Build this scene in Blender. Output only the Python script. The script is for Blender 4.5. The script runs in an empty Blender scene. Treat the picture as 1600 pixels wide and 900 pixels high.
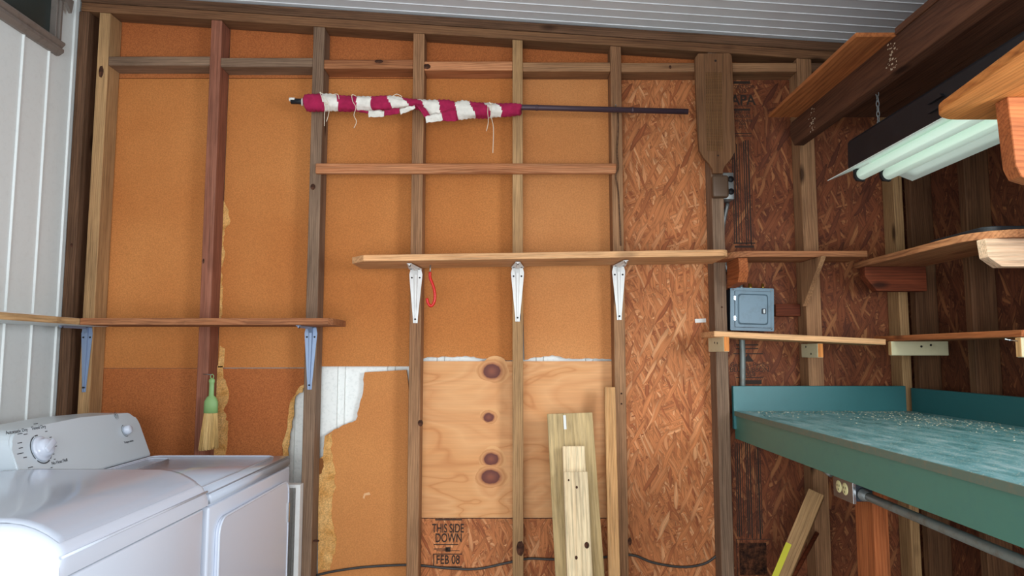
import bpy, bmesh, math, random
from mathutils import Matrix, Vector
random.seed(7)
C = bpy.context.scene.collection
R = math.radians
# ------------------------------------------------------------------ camera, world, lights, exposure
PITCH = R(5.3); FPX = 1100.0; EYE = Vector((0, 0, 1.30))
cam = bpy.data.objects.new('camera', bpy.data.cameras.new('camera')); C.objects.link(cam)
cam.data.sensor_width = 36; cam.data.lens = 36 * FPX / 1600; cam.data.clip_start = 0.02
cam.location = EYE; cam.rotation_euler = (math.pi / 2 + PITCH, 0, 0)
S = bpy.context.scene; S.camera = cam
S.view_settings.view_transform = 'Standard'; S.view_settings.look = 'None'
S.view_settings.gamma = 1; S.view_settings.use_curve_mapping = False
S.view_settings.exposure = 0.0
w = bpy.data.worlds.new('daylight'); S.world = w; w.use_nodes = True
w.node_tree.nodes['Background'].inputs[0].default_value = (0.78, 0.88, 1.0, 1)
w.node_tree.nodes['Background'].inputs[1].default_value = 1.0
def area(name, loc, target, sx, sy, power, col):
    l = bpy.data.lights.new(name, 'AREA'); l.shape = 'RECTANGLE'; l.size = sx; l.size_y = sy
    l.energy = power; l.color = col
    o = bpy.data.objects.new(name, l); C.objects.link(o); o.location = loc
    o.rotation_euler = (Vector(target) - Vector(loc)).to_track_quat('-Z', 'Y').to_euler()
    return o
area('doorway_daylight', (-0.33, -1.80, 0.98), (-0.1, 2.8, 1.05), 2.2, 1.9, 88, (0.97, 0.98, 1.0))
area('side_window_daylight', (1.70, 0.35, 1.555), (0.7, 1.15, 1.35), 0.88, 0.78, 58, (0.86, 0.93, 1.0))

# ------------------------------------------------------------------ measuring helpers
cT, sT = math.cos(PITCH), math.sin(PITCH)
def ray(px, py):
    u = (px - 800) / FPX; v = (450 - py) / FPX
    return Vector((u, cT - v * sT, sT + v * cT))
def atY(px, py, Y): d = ray(px, py); return EYE + d * (Y / d.y)
def atX(px, py, X): d = ray(px, py); return EYE + d * (X / d.x)
def atZ(px, py, Z): d = ray(px, py); return EYE + d * ((Z - EYE.z) / d.z)
def atP(px, py, p0, n): d = ray(px, py); return EYE + d * ((Vector(p0) - EYE).dot(n) / d.dot(n))

# ------------------------------------------------------------------ materials
def newmat(name):
    m = bpy.data.materials.new(name); m.use_nodes = True
    nt = m.node_tree; b = nt.nodes['Principled BSDF']; return m, nt, b
def N(nt, t, **k):
    n = nt.nodes.new(t)
    for a, v in k.items():
        if a == 'inp':
            for i, x in v.items(): n.inputs[i].default_value = x
        else: setattr(n, a, v)
    return n
def lk(nt, a, b): nt.links.new(a, b)
def rgb(h): return tuple(((int(h[i:i+2], 16) / 255) ** 2.2) for i in (0, 2, 4)) + (1,)
def ramp(nt, fac, stops, interp='LINEAR'):
    r = nt.nodes.new('ShaderNodeValToRGB'); r.color_ramp.interpolation = interp
    el = r.color_ramp.elements
    while len(el) < len(stops): el.new(0.5)
    for e, (p, c) in zip(el, stops): e.position = p; e.color = c
    lk(nt, fac, r.inputs[0]); return r.outputs[0]
def g(v): return (v, v, v, 1)
def mixc(nt, fac, a, b, mode='MIX'):
    m = nt.nodes.new('ShaderNodeMix'); m.data_type = 'RGBA'; m.blend_type = mode
    for s, v in ((m.inputs[0], fac), (m.inputs[6], a), (m.inputs[7], b)):
        if hasattr(v, 'is_linked'): lk(nt, v, s)
        else: s.default_value = v
    return m.outputs[2]
def bump(nt, b, h, st=0.3, d=0.002):
    bp = N(nt, 'ShaderNodeBump', inp={0: st, 1: d}); lk(nt, h, bp.inputs['Height']); lk(nt, bp.outputs[0], b.inputs['Normal'])
def objco(nt, jitter=True):
    tc = nt.nodes.new('ShaderNodeTexCoord'); v = tc.outputs['Object']
    if jitter:
        oi = nt.nodes.new('ShaderNodeObjectInfo')
        mu = N(nt, 'ShaderNodeVectorMath', operation='SCALE', inp={0: (31.0, 17.0, 11.0)}); lk(nt, oi.outputs['Random'], mu.inputs['Scale'])
        ad = N(nt, 'ShaderNodeVectorMath', operation='ADD'); lk(nt, v, ad.inputs[0]); lk(nt, mu.outputs[0], ad.inputs[1]); v = ad.outputs[0]
    return v
def mapping(nt, v, scale=(1, 1, 1), rot=(0, 0, 0)):
    m = N(nt, 'ShaderNodeMapping'); m.inputs['Scale'].default_value = scale; m.inputs['Rotation'].default_value = rot
    lk(nt, v, m.inputs[0]); return m.outputs[0]
def noise(nt, v, scale=5, detail=3, rough=0.55, dist=0.0):
    n = N(nt, 'ShaderNodeTexNoise'); n.inputs['Scale'].default_value = scale; n.inputs['Detail'].default_value = detail
    n.inputs['Roughness'].default_value = rough; n.inputs['Distortion'].default_value = dist; lk(nt, v, n.inputs['Vector']); return n.outputs[0]
def wood(name, dark, light, knot='2a160c', rough=0.75, knots=1.0, ring=1.0):
    """sawn timber, grain along local X: growth rings cut lengthwise, fibres, blotches, a few knots"""
    m, nt, b = newmat(name); v = objco(nt); raw = objco(nt, False)
    oi = nt.nodes.new('ShaderNodeObjectInfo')
    ctr = N(nt, 'ShaderNodeVectorMath', operation='SCALE', inp={0: (0, 0.09, 0.07)}); lk(nt, oi.outputs['Random'], ctr.inputs['Scale'])
    wob = N(nt, 'ShaderNodeTexNoise'); wob.inputs['Scale'].default_value = 1.0; wob.inputs['Detail'].default_value = 2; lk(nt, mapping(nt, v, (1.7, 5, 5)), wob.inputs['Vector'])
    w1 = N(nt, 'ShaderNodeVectorMath', operation='MULTIPLY_ADD'); w1.inputs[1].default_value = (0, .055, .055); lk(nt, wob.outputs['Color'], w1.inputs[0]); lk(nt, raw, w1.inputs[2])
    w2 = N(nt, 'ShaderNodeVectorMath', operation='ADD'); lk(nt, w1.outputs[0], w2.inputs[0]); lk(nt, ctr.outputs[0], w2.inputs[1])
    w3 = N(nt, 'ShaderNodeVectorMath', operation='MULTIPLY'); w3.inputs[1].default_value = (0, 1, 1); lk(nt, w2.outputs[0], w3.inputs[0])
    ln = N(nt, 'ShaderNodeVectorMath', operation='LENGTH'); lk(nt, w3.outputs[0], ln.inputs[0])
    sc = N(nt, 'ShaderNodeMath', operation='MULTIPLY', inp={1: 130.0 * ring}); lk(nt, ln.outputs['Value'], sc.inputs[0])
    fr = N(nt, 'ShaderNodeMath', operation='FRACT'); lk(nt, sc.outputs[0], fr.inputs[0])
    t = ramp(nt, fr.outputs[0], [(0.0, g(0.15)), (0.22, g(.95)), (0.72, g(.8)), (1.0, g(0.15))])
    a = noise(nt, mapping(nt, v, (1.4, 16, 16)), 1.0, 3, 0.6); t2 = ramp(nt, a, [(0.32, g(0)), (0.68, g(1))])
    t = mixc(nt, 0.55, t, t2)
    c = mixc(nt, t, rgb(dark), rgb(light))
    f = noise(nt, mapping(nt, v, (5, 130, 130)), 1.0, 4, .7)
    c = mixc(nt, 0.85, c, ramp(nt, f, [(0.32, g(0.55)), (0.52, g(1.0)), (0.7, g(1.22))]), 'MULTIPLY')
    c = mixc(nt, 0.8, c, ramp(nt, noise(nt, mapping(nt, v, (3, 9, 9)), 1.0, 4, .65), [(0.3, g(0.78)), (0.7, g(1.14))]), 'MULTIPLY')
    vo = N(nt, 'ShaderNodeTexVoronoi'); vo.inputs['Scale'].default_value = 1.0; lk(nt, mapping(nt, v, (2.6, 7, 7)), vo.inputs['Vector'])
    k = ramp(nt, vo.outputs['Distance'], [(0.05, g(1)), (0.13, g(0))])
    kk = N(nt, 'ShaderNodeMath', operation='MULTIPLY', inp={1: 0.85 * knots}); lk(nt, k, kk.inputs[0])
    c = mixc(nt, kk.outputs[0], c, rgb(knot))
    lk(nt, c, b.inputs['Base Color']); b.inputs['Roughness'].default_value = rough; b.inputs['Specular IOR Level'].default_value = 0.25
    bump(nt, b, f, 0.45, 0.0015); return m
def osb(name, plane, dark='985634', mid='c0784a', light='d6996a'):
    m, nt, b = newmat(name); v = objco(nt, False)
    if plane == 'YZ':
        sp = N(nt, 'ShaderNodeSeparateXYZ'); lk(nt, v, sp.inputs[0]); cb = N(nt, 'ShaderNodeCombineXYZ')
        lk(nt, sp.outputs[1], cb.inputs[0]); lk(nt, sp.outputs[2], cb.inputs[1]); v = cb.outputs[0]
    else:
        sp = N(nt, 'ShaderNodeSeparateXYZ'); lk(nt, v, sp.inputs[0]); cb = N(nt, 'ShaderNodeCombineXYZ')
        lk(nt, sp.outputs[0], cb.inputs[0]); lk(nt, sp.outputs[2], cb.inputs[1]); v = cb.outputs[0]
    n0 = noise(nt, v, 14, 3)
    col = ramp(nt, n0, [(0.3, rgb(dark)), (0.7, rgb(mid))]); h = n0
    for i, (ang, thr, L, Wd) in enumerate(((1.35, .4, 11, 90), (0.4, .5, 10, 75), (2.3, .5, 11, 100), (1.75, .45, 9, 85), (0.95, .5, 12, 105), (2.8, .6, 10, 85), (1.55, .5, 9, 70), (1.15, .6, 8, 110), (2.05, .66, 8, 60))):
        wv = N(nt, 'ShaderNodeTexNoise', noise_dimensions='2D'); wv.inputs['Scale'].default_value = 6; lk(nt, v, wv.inputs['Vector'])
        vv = N(nt, 'ShaderNodeVectorMath', operation='MULTIPLY_ADD'); vv.inputs[1].default_value = (0.03, 0.03, 0); lk(nt, wv.outputs['Color'], vv.inputs[0]); lk(nt, v, vv.inputs[2])
        ro = N(nt, 'ShaderNodeVectorRotate', rotation_type='Z_AXIS'); ro.inputs['Angle'].default_value = ang; lk(nt, vv.outputs[0], ro.inputs['Vector'])
        mp = mapping(nt, ro.outputs[0], (L, Wd, 1)); mp.node.inputs['Location'].default_value = (i * 3.7, i * 7.1, 0)
        vo = N(nt, 'ShaderNodeTexVoronoi', voronoi_dimensions='2D'); vo.inputs['Scale'].default_value = 1; vo.inputs['Randomness'].default_value = 1; lk(nt, mp, vo.inputs['Vector'])
        s2 = N(nt, 'ShaderNodeSeparateColor'); lk(nt, vo.outputs['Color'], s2.inputs[0])
        gr = noise(nt, mapping(nt, ro.outputs[0], (12, 420, 1)), 1, 2)
        cc = ramp(nt, s2.outputs[1], [(0.0, rgb(dark)), (0.35, rgb(mid)), (0.75, rgb(mid)), (1.0, rgb(light))])
        cc = mixc(nt, 0.8, cc, ramp(nt, gr, [(0.3, g(0.62)), (0.7, g(1.28))]), 'MULTIPLY')
        cc = mixc(nt, 0.9, cc, ramp(nt, vo.outputs['Distance'], [(0.30, g(1.06)), (0.5, g(.82)), (0.62, g(.55))]), 'MULTIPLY')
        th = N(nt, 'ShaderNodeMath', operation='GREATER_THAN', inp={1: thr}); lk(nt, s2.outputs[0], th.inputs[0])
        ed = N(nt, 'ShaderNodeMath', operation='LESS_THAN', inp={1: 0.62}); lk(nt, vo.outputs['Distance'], ed.inputs[0])
        ml = N(nt, 'ShaderNodeMath', operation='MULTIPLY'); lk(nt, th.outputs[0], ml.inputs[0]); lk(nt, ed.outputs[0], ml.inputs[1])
        col = mixc(nt, ml.outputs[0], col, cc); h = mixc(nt, ml.outputs[0], h, s2.outputs[1])
    big = ramp(nt, noise(nt, v, 2.2, 2), [(0.35, g(0.84)), (0.65, g(1.1))]); col = mixc(nt, 0.8, col, big, 'MULTIPLY')
    lk(nt, col, b.inputs['Base Color']); b.inputs['Roughness'].default_value = 0.72; b.inputs['Specular IOR Level'].default_value = 0.3
    bump(nt, b, h, 0.35, 0.0015); return m
def board_mat(name, a, c, speck, sc=210, big=1.7, rough=0.85):
    m, nt, b = newmat(name); v = objco(nt, False)
    n1 = noise(nt, v, big, 3, 0.5); col = ramp(nt, n1, [(0.32, rgb(a)), (0.68, rgb(c))])
    n2 = noise(nt, v, sc, 4, .75); s = ramp(nt, n2, [(0.38, g(1 - speck)), (0.62, g(1 + speck))])
    col = mixc(nt, 1.0, col, s, 'MULTIPLY'); lk(nt, col, b.inputs['Base Color']); b.inputs['Roughness'].default_value = rough
    b.inputs['Specular IOR Level'].default_value = 0.2; bump(nt, b, n2, 0.25, 0.001); return m
def paint(name, col, rough=0.4, metal=0.0, dirt=0.0, dcol='6b6458', dscale=18, emis=0, spec=0.5):
    m, nt, b = newmat(name)
    b.inputs['Base Color'].default_value = rgb(col)
    if dirt:
        v = objco(nt, False); n = noise(nt, v, dscale, 5, 0.65)
        f = ramp(nt, n, [(0.5, g(0)), (0.72, g(dirt))]); lk(nt, mixc(nt, f, rgb(col), rgb(dcol)), b.inputs['Base Color'])
    b.inputs['Roughness'].default_value = rough; b.inputs['Metallic'].default_value = metal; b.inputs['Specular IOR Level'].default_value = spec
    if emis: b.inputs['Emission Color'].default_value = rgb(col); b.inputs['Emission Strength'].default_value = emis
    return m
M = {}
M['stud'] = wood('weathered_pine', '704c36', 'a87e5a')
M['stud_pale'] = wood('pale_pine', '8a6644', 'ba9468')
M['stud_grey'] = wood('grey_weathered_pine', '5c483a', '917660')
M['stud_red'] = wood('red_stained_pine', '7a4836', '976450', knots=0.3)
M['stud_dark'] = wood('dark_old_pine', '46301f', '775843')
M['plate'] = wood('rafter_plate_wood', '583a28', '8a6446')
M['brace'] = wood('reddish_sawn_pine', '94542f', 'd0946a')
M['shelf'] = wood('warm_pine_shelf', 'c48656', 'e2b282', knots=0.5)
M['shelf_red'] = wood('rough_red_shelf_wood', '74422a', 'b47a52', knots=0.4)
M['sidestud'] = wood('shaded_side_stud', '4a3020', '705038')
M['daylit'] = wood('daylit_block_pine', 'cc9a7a', 'f0cfae', knots=.8)  # daylight on the near shelf block is put into this paler wood colour
M['cedar'] = wood('red_cedar', '80401f', 'b46c42')
M['cedar_dark'] = wood('dark_red_cedar', '4c2415', '7a3e26')
M['orange'] = wood('orange_varnished_pine', 'a65a28', 'd98c4c', knots=0.6)
M['pale'] = wood('pale_new_pine', 'cfb088', 'ecd8b0', knots=0.7, ring=0.6)
M['treated'] = wood('green_treated_pine', 'a48a5c', 'c8ae80', knots=0.2, ring=0.8)
M['tan'] = wood('tan_trim_board', 'b07c4c', 'd6a874', knots=0.3)
M['oldbrown'] = wood('brown_old_paddle_wood', '60402a', '845f42', knots=0.0)
M['beam'] = wood('dark_brown_beam', '3a2218', '63412f')
M['plank'] = wood('orange_plywood_plank', '7c4424', 'b46e40', knots=0.2, ring=0.5)
M['broken'] = wood('torn_wood_edge', 'a87a4c', 'dcb887', knots=0.5)
M['osb'] = osb('strand_board_back', 'XZ')
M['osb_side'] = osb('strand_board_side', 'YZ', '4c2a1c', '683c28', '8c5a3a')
M['osb_dark'] = osb('strand_board_darker', 'XZ', '5e3424', '7c462c', 'a26a44')  # same strand pattern with all three tones set darker
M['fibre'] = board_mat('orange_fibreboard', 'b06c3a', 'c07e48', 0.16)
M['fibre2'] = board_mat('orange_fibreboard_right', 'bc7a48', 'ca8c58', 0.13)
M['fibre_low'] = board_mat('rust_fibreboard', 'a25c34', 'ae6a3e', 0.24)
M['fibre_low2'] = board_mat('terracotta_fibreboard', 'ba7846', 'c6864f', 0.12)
M['torn'] = board_mat('shredded_fibreboard_core', 'c08848', 'dcae70', 0.26, 170, 18)
# plywood with wavy figure
m, nt, b = newmat('knotty_plywood'); v = objco(nt, False)
a = noise(nt, mapping(nt, v, (1.2, 1, 3.4)), 1.5, 2, 0.5, 0.9); mu = N(nt, 'ShaderNodeMath', operation='MULTIPLY', inp={1: 7}); lk(nt, a, mu.inputs[0])
pp = N(nt, 'ShaderNodeMath', operation='PINGPONG', inp={1: 1}); lk(nt, mu.outputs[0], pp.inputs[0])
c = ramp(nt, pp.outputs[0], [(0.0, rgb('c4824c')), (0.1, rgb('d2945c')), (0.6, rgb('daa06a')), (1.0, rgb('d0925c'))])
c = mixc(nt, 0.6, c, ramp(nt, noise(nt, mapping(nt, v, (4, 1, 120)), 1, 3), [(0.3, g(0.85)), (0.7, g(1.08))]), 'MULTIPLY')
lk(nt, c, b.inputs['Base Color']); b.inputs['Roughness'].default_value = 0.65; M['ply'] = m
def knotmat(name, seed):
    m, nt, b = newmat(name); v = objco(nt, False)
    asp = seed[1]; seed = seed[0]; ln = N(nt, 'ShaderNodeVectorMath', operation='LENGTH'); nz = N(nt, 'ShaderNodeTexNoise'); nz.inputs['Scale'].default_value = 35; lk(nt, v, nz.inputs['Vector'])
    md = N(nt, 'ShaderNodeVectorMath', operation='MULTIPLY_ADD'); md.inputs[1].default_value = (0.012,) * 3; lk(nt, nz.outputs['Color'], md.inputs[0]); lk(nt, mapping(nt, v, (1, 1, asp)), md.inputs[2])
    lk(nt, md.outputs[0], ln.inputs[0]); s = N(nt, 'ShaderNodeMath', operation='MULTIPLY', inp={1: seed}); lk(nt, ln.outputs['Value'], s.inputs[0])
    c = ramp(nt, s.outputs[0], [(0.0, rgb('8a4a30')), (0.3, rgb('6a3222')), (0.5, rgb('5c281a')), (0.58, rgb('a8683e')), (0.74, rgb('c98e58')), (0.84, rgb('bd7f4a')), (1.0, rgb('d79f66'))])
    lk(nt, c, b.inputs['Base Color']); b.inputs['Roughness'].default_value = 0.6; return m
M['siding'] = paint('painted_white_siding', 'e4eae8', 0.45, dirt=0.08, dcol='8d8f8a', dscale=60)
M['siding_out'] = paint('white_metal_sheet', 'f0f4f0', 0.5, dirt=0.35, dcol='b4bcb8', dscale=90)
M['ceiling'] = paint('grey_white_ceiling_panel', 'dcdfe2', 0.5, dirt=0.1, dcol='8c8e90', dscale=6)
M['concrete'] = paint('concrete', 'a8a69e', 0.9, dirt=0.6, dcol='6a675f', dscale=8)
M['white'] = paint('appliance_white', 'd2dae8', 0.22, dirt=0.0)
M['lid'] = paint('glossy_lid_white', 'bcc4d2', 0.12)
M['console'] = paint('console_white', 'ccd6dc', 0.3)
M['ink'] = paint('dark_grey_ink', '3c3f44', 0.6)
M['stamp'] = paint('black_stamp_ink', '33251c', 0.8)
M['whitemetal'] = paint('white_enamel_steel', 'e2e4e2', 0.35, dirt=0.1)
M['bluemetal'] = paint('blue_grey_steel', '8698b4', 0.38, 0.35)
M['screw'] = paint('dark_screw', '2a2a2c', 0.5, 0.6)
M['galv'] = paint('galvanised_steel', '9ba09f', 0.4, 0.7, dirt=0.5, dcol='6d6f6c', dscale=30)
M['conduit'] = paint('weathered_conduit', '7f8682', 0.55, 0.4, dirt=0.7, dcol='6a5a4a', dscale=22)
M['panelblue'] = paint('blue_grey_enamel', '5f7684', 0.42, 0.1, dirt=0.4, dcol='46525a', dscale=24)
M['paneldark'] = paint('dark_blue_grey_enamel', '2c333c', 0.6)
M['brass'] = paint('brass', 'b8944c', 0.35, 0.9)
M['alu'] = paint('weathered_aluminium', '857d76', 0.5, 0.3, dirt=0.5, dcol='5f5852', dscale=25)
M['black'] = paint('black_enamel', '15191f', 0.5, dirt=0.3, dcol='2c3036', dscale=9)
M['blackrub'] = paint('black_rubber', '17161a', 0.6)
M['cable'] = paint('grey_black_cable', '3a3836', 0.5)
M['reflector'] = paint('white_reflector', 'e4efe8', 0.35)
M['tube'] = paint('pale_green_white_tube', 'd6ebdd', 0.35, emis=0.34)
M['red'] = paint('red_vinyl', 'cc1c18', 0.35)
M['pole'] = paint('purple_black_pole', '4c3c44', 0.4, 0.2)
M['cream'] = paint('ivory_plastic', 'ddd39c', 0.4)
M['greybrown'] = paint('brown_grey_steel', '75655a', 0.45, 0.3)
M['string'] = paint('cotton_string', 'e4d9c2', 0.9)
M['greenplastic'] = paint('sage_green_plastic', '84a86a', 0.5, dirt=0.3, dcol='6f9058', dscale=40)
M['straw'] = wood('broom_straw', 'c09450', 'e6c488', knots=0.0, ring=.2)
M['yellow'] = paint('yellow_tag', 'c8c22c', 0.6)
M['paper'] = paint('white_paper', 'dcdcd8', 0.7)
M['glassdark'] = paint('dark_window_pane', '343c3a', 0.25)
M['mirror'] = paint('chrome', 'c8ccd0', 0.2, 0.9)
def clothmat(name, a, c):
    m, nt, b = newmat(name); v = objco(nt, False); n = noise(nt, v, 40, 3)
    lk(nt, ramp(nt, n, [(0.3, rgb(a)), (0.7, rgb(c))]), b.inputs['Base Color']); b.inputs['Roughness'].default_value = 0.9
    bump(nt, b, noise(nt, v, 55, 2), 0.5, 0.004); return m
M['flagred'] = clothmat('faded_crimson_cloth', '8e1040', 'a81c4c'); M['flagwhite'] = clothmat('off_white_cloth', 'd6d2c8', 'ece8de')
M['creamblock'] = paint('cream_painted_block', 'd6cca6', 0.6, dirt=.25, dcol='b8aa80', dscale=30)
# teal paint, worn top
M['teal'] = paint('teal_paint', '477668', 0.42, dirt=0.35, dcol='3d6a66', dscale=30)
M['tealback'] = paint('blue_teal_paint', '2c6466', 0.4, dirt=0.3, dcol='2a5c5c', dscale=20)
m, nt, b = newmat('worn_teal_bench_top'); v = objco(nt, False)
c = ramp(nt, noise(nt, mapping(nt, v, (7, 2.2, 1)), 3, 5, 0.65), [(0.34, rgb('3c6e70')), (0.5, rgb('5f9094')), (0.68, rgb('94aeb0'))])
c = mixc(nt, ramp(nt, noise(nt, v, 190, 2), [(0.62, g(0)), (0.68, g(0.8))]), c, rgb('cfc8b4'))
c = mixc(nt, ramp(nt, noise(nt, v, 26, 4), [(0.64, g(0)), (0.7, g(0.7))]), c, rgb('3c5f62'))
lk(nt, c, b.inputs['Base Color']); b.inputs['Roughness'].default_value = 0.38; M['benchtop'] = m

# ------------------------------------------------------------------ object helpers
WM = {}
def link(name, mesh, world=None, mat=None, parent=None):
    o = bpy.data.objects.new(name, mesh); C.objects.link(o)
    world = world or Matrix.Identity(4); WM[o] = world
    if mat and mesh and not mesh.materials: mesh.materials.append(M[mat] if isinstance(mat, str) else mat)
    if parent: o.parent = parent; o.matrix_basis = WM[parent].inverted() @ world
    else: o.matrix_basis = world
    return o
def thing(name, label, cat, loc, group=None):
    o = link(name, None, Matrix.Translation(loc)); return tag(o, label, cat, group)
def tag(o, label, cat, group=None):
    o['label'] = label; o['category'] = cat
    if group: o['group'] = group
    return o
def struct(o): o['kind'] = 'structure'; return o
def mesh_of(bm, name='m', smooth=False):
    me = bpy.data.meshes.new(name); bmesh.ops.recalc_face_normals(bm, faces=bm.faces); bm.to_mesh(me); bm.free()
    if smooth:
        for p in me.polygons: p.use_smooth = True
    return me
def bmbox(bm, a, b_):
    vs = [bm.verts.new((x, y, z)) for x in (a[0], b_[0]) for y in (a[1], b_[1]) for z in (a[2], b_[2])]
    for f in ((0, 1, 3, 2), (4, 6, 7, 5), (0, 4, 5, 1), (2, 3, 7, 6), (0, 2, 6, 4), (1, 5, 7, 3)): bm.faces.new([vs[i] for i in f])
    return vs
def bevel(bm, r, seg=1):
    if r > 0: bmesh.ops.bevel(bm, geom=list(bm.edges), offset=r, segments=seg, profile=0.5, affect='EDGES')
AX = {'x': Matrix.Identity(4), 'z': Matrix(((0, 0, -1, 0), (0, 1, 0, 0), (1, 0, 0, 0), (0, 0, 0, 1))), 'y': Matrix(((0, -1, 0, 0), (1, 0, 0, 0), (0, 0, 1, 0), (0, 0, 0, 1)))}
def board(name, lo, hi, mat, axis='x', parent=None, rot=None, r=0.0018, shape=None):
    """timber between two world corners, grain along axis; rot = extra rotation (Matrix) about the centre"""
    lo, hi = Vector(lo), Vector(hi); c = (lo + hi) / 2; A = AX[axis]
    Wd = Matrix.Translation(c) @ (rot or Matrix.Identity(4)) @ A; Ai = A.inverted()
    bm = bmesh.new(); vs = bmbox(bm, lo - c, hi - c)
    if shape: shape(vs, c)
    for v in bm.verts: v.co = (Ai @ v.co.to_4d()).to_3d()
    bevel(bm, r); return link(name, mesh_of(bm), Wd, mat, parent)
def box(name, lo, hi, mat, parent=None, r=0.001, seg=1, rot=None):
    lo, hi = Vector(lo), Vector(hi); c = (lo + hi) / 2
    bm = bmesh.new(); bmbox(bm, lo - c, hi - c); bevel(bm, r, seg)
    return link(name, mesh_of(bm, smooth=seg > 1), Matrix.Translation(c) @ (rot or Matrix.Identity(4)), mat, parent)
def prism(name, pts, axis, a, b_, mat, parent=None, grain=None, r=0.0, jitter=0):
    """outline pts (2D) extruded along axis from a to b. axis x: pts=(y,z); y: (x,z); z: (x,y)"""
    def P3(p, t): return {'x': (t, p[0], p[1]), 'y': (p[0], t, p[1]), 'z': (p[0], p[1], t)}[axis]
    n = len(pts); c = sum((Vector(P3(p, (a + b_) / 2)) for p in pts), Vector()) / n
    A = AX[grain or 'x']; Ai = A.inverted()
    bm = bmesh.new(); f0 = [bm.verts.new(Vector(P3(p, a)) - c) for p in pts]; f1 = [bm.verts.new(Vector(P3(p, b_)) - c) for p in pts]
    bm.faces.new(f0); bm.faces.new(f1[::-1])
    for i in range(n): j = (i + 1) % n; bm.faces.new((f0[i], f0[j], f1[j], f1[i]))
    for v in bm.verts: v.co = (Ai @ v.co.to_4d()).to_3d()
    bmesh.ops.recalc_face_normals(bm, faces=bm.faces)
    if r: bmesh.ops.bevel(bm, geom=list(bm.edges), offset=r, segments=1, affect='EDGES')
    bmesh.ops.triangulate(bm, faces=[f for f in bm.faces if len(f.verts) > 4])
    return link(name, mesh_of(bm), Matrix.Translation(c) @ A, mat, parent)
def tube_bm(bm, pts, rad, seg=10, cap=True):
    pts = [Vector(p) for p in pts]; rings = []; up = None
    for i, p in enumerate(pts):
        t = (pts[min(i + 1, len(pts) - 1)] - pts[max(i - 1, 0)]).normalized()
        if up is None: up = Vector((0, 0, 1)) if abs(t.z) < 0.9 else Vector((0, 1, 0))
        u = t.cross(up).normalized(); up = u.cross(t).normalized()
        rr = rad(i / (len(pts) - 1)) if callable(rad) else rad
        rings.append([bm.verts.new(p + (u * math.cos(2 * math.pi * k / seg) + up * math.sin(2 * math.pi * k / seg)) * rr) for k in range(seg)])
    for a, b_ in zip(rings, rings[1:]):
        for k in range(seg): bm.faces.new((a[k], a[(k + 1) % seg], b_[(k + 1) % seg], b_[k]))
    if cap: bm.faces.new(rings[0][::-1]); bm.faces.new(rings[-1])
def tube(name, pts, rad, mat, parent=None, seg=10):
    bm = bmesh.new(); o = Vector(pts[0]); tube_bm(bm, [Vector(p) - o for p in pts], rad, seg)
    return link(name, mesh_of(bm, smooth=True), Matrix.Translation(o), mat, parent)
def smoothpath(pts, n=6):
    pts = [Vector(p) for p in pts]; out = []
    for i in range(len(pts) - 1):
        p0, p1, p2, p3 = pts[max(i - 1, 0)], pts[i], pts[i + 1], pts[min(i + 2, len(pts) - 1)]
        for k in range(n):
            t = k / n; out.append(0.5 * ((2 * p1) + (p2 - p0) * t + (2 * p0 - 5 * p1 + 4 * p2 - p3) * t * t + (3 * p1 - p0 - 3 * p2 + p3) * t ** 3))
    out.append(pts[-1]); return out
def lathe(name, prof, world, mat, parent=None, seg=24, sy=1.0):
    """profile (r, h) about local Z"""
    bm = bmesh.new(); rings = []
    for r_, h in prof:
        rings.append([bm.verts.new((r_ * math.cos(2 * math.pi * k / seg), sy * r_ * math.sin(2 * math.pi * k / seg), h)) for k in range(seg)])
    for a, b_ in zip(rings, rings[1:]):
        for k in range(seg): bm.faces.new((a[k], a[(k + 1) % seg], b_[(k + 1) % seg], b_[k]))
    bm.faces.new(rings[0][::-1]); bm.faces.new(rings[-1])
    return link(name, mesh_of(bm, smooth=True), world, mat, parent)
def frame(p, z, x=None):
    """matrix at p with local Z = z and local X near x"""
    z = Vector(z).normalized(); x = Vector(x or (1, 0, 0)); x = (x - z * x.dot(z)).normalized(); y = z.cross(x)
    m = Matrix((x, y, z)).transposed().to_4x4(); m.translation = Vector(p); return m
_dg = None
def text(name, s, size, world, mat, parent, align='CENTER', sx=1.0, ext=0.0004, off=0.0):
    cu = bpy.data.curves.new('t', 'FONT'); cu.body = s; cu.size = size; cu.extrude = ext; cu.offset = size * off; cu.align_x = align; cu.align_y = 'CENTER'
    o = bpy.data.objects.new('t', cu); C.objects.link(o); bpy.context.view_layer.update()
    me = bpy.data.meshes.new_from_object(o.evaluated_get(bpy.context.evaluated_depsgraph_get())); bpy.data.objects.remove(o)
    for v in me.vertices: v.co.x *= sx
    me.materials.clear(); return link(name, me, world, mat, parent)
def rounded(x0, y0, x1, y1, r, seg=6, corners=(1, 1, 1, 1)):
    pts = []
    for (cx, cy, a0, on, qx, qy) in ((x1 - r, y1 - r, 0, corners[0], x1, y1), (x0 + r, y1 - r, 90, corners[1], x0, y1), (x0 + r, y0 + r, 180, corners[2], x0, y0), (x1 - r, y0 + r, 270, corners[3], x1, y0)):
        if on: pts += [(cx + r * math.cos(R(a0 + 90 * k / seg)), cy + r * math.sin(R(a0 + 90 * k / seg))) for k in range(seg + 1)]
        else: pts.append((qx, qy))
    return pts

# ------------------------------------------------------------------ setting
F, P, XL, XR, XO, YB = 2.79, 2.88, -1.79, 1.575, 1.662, -1.7
plate_z = lambda x: 2.587 - 0.068 * x
ceil_z = lambda x: 2.669 - 0.068 * x
struct(box('floor', (XL - .1, YB - .1, -.1), (XO + .1, 3.0, 0), 'concrete'))
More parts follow.
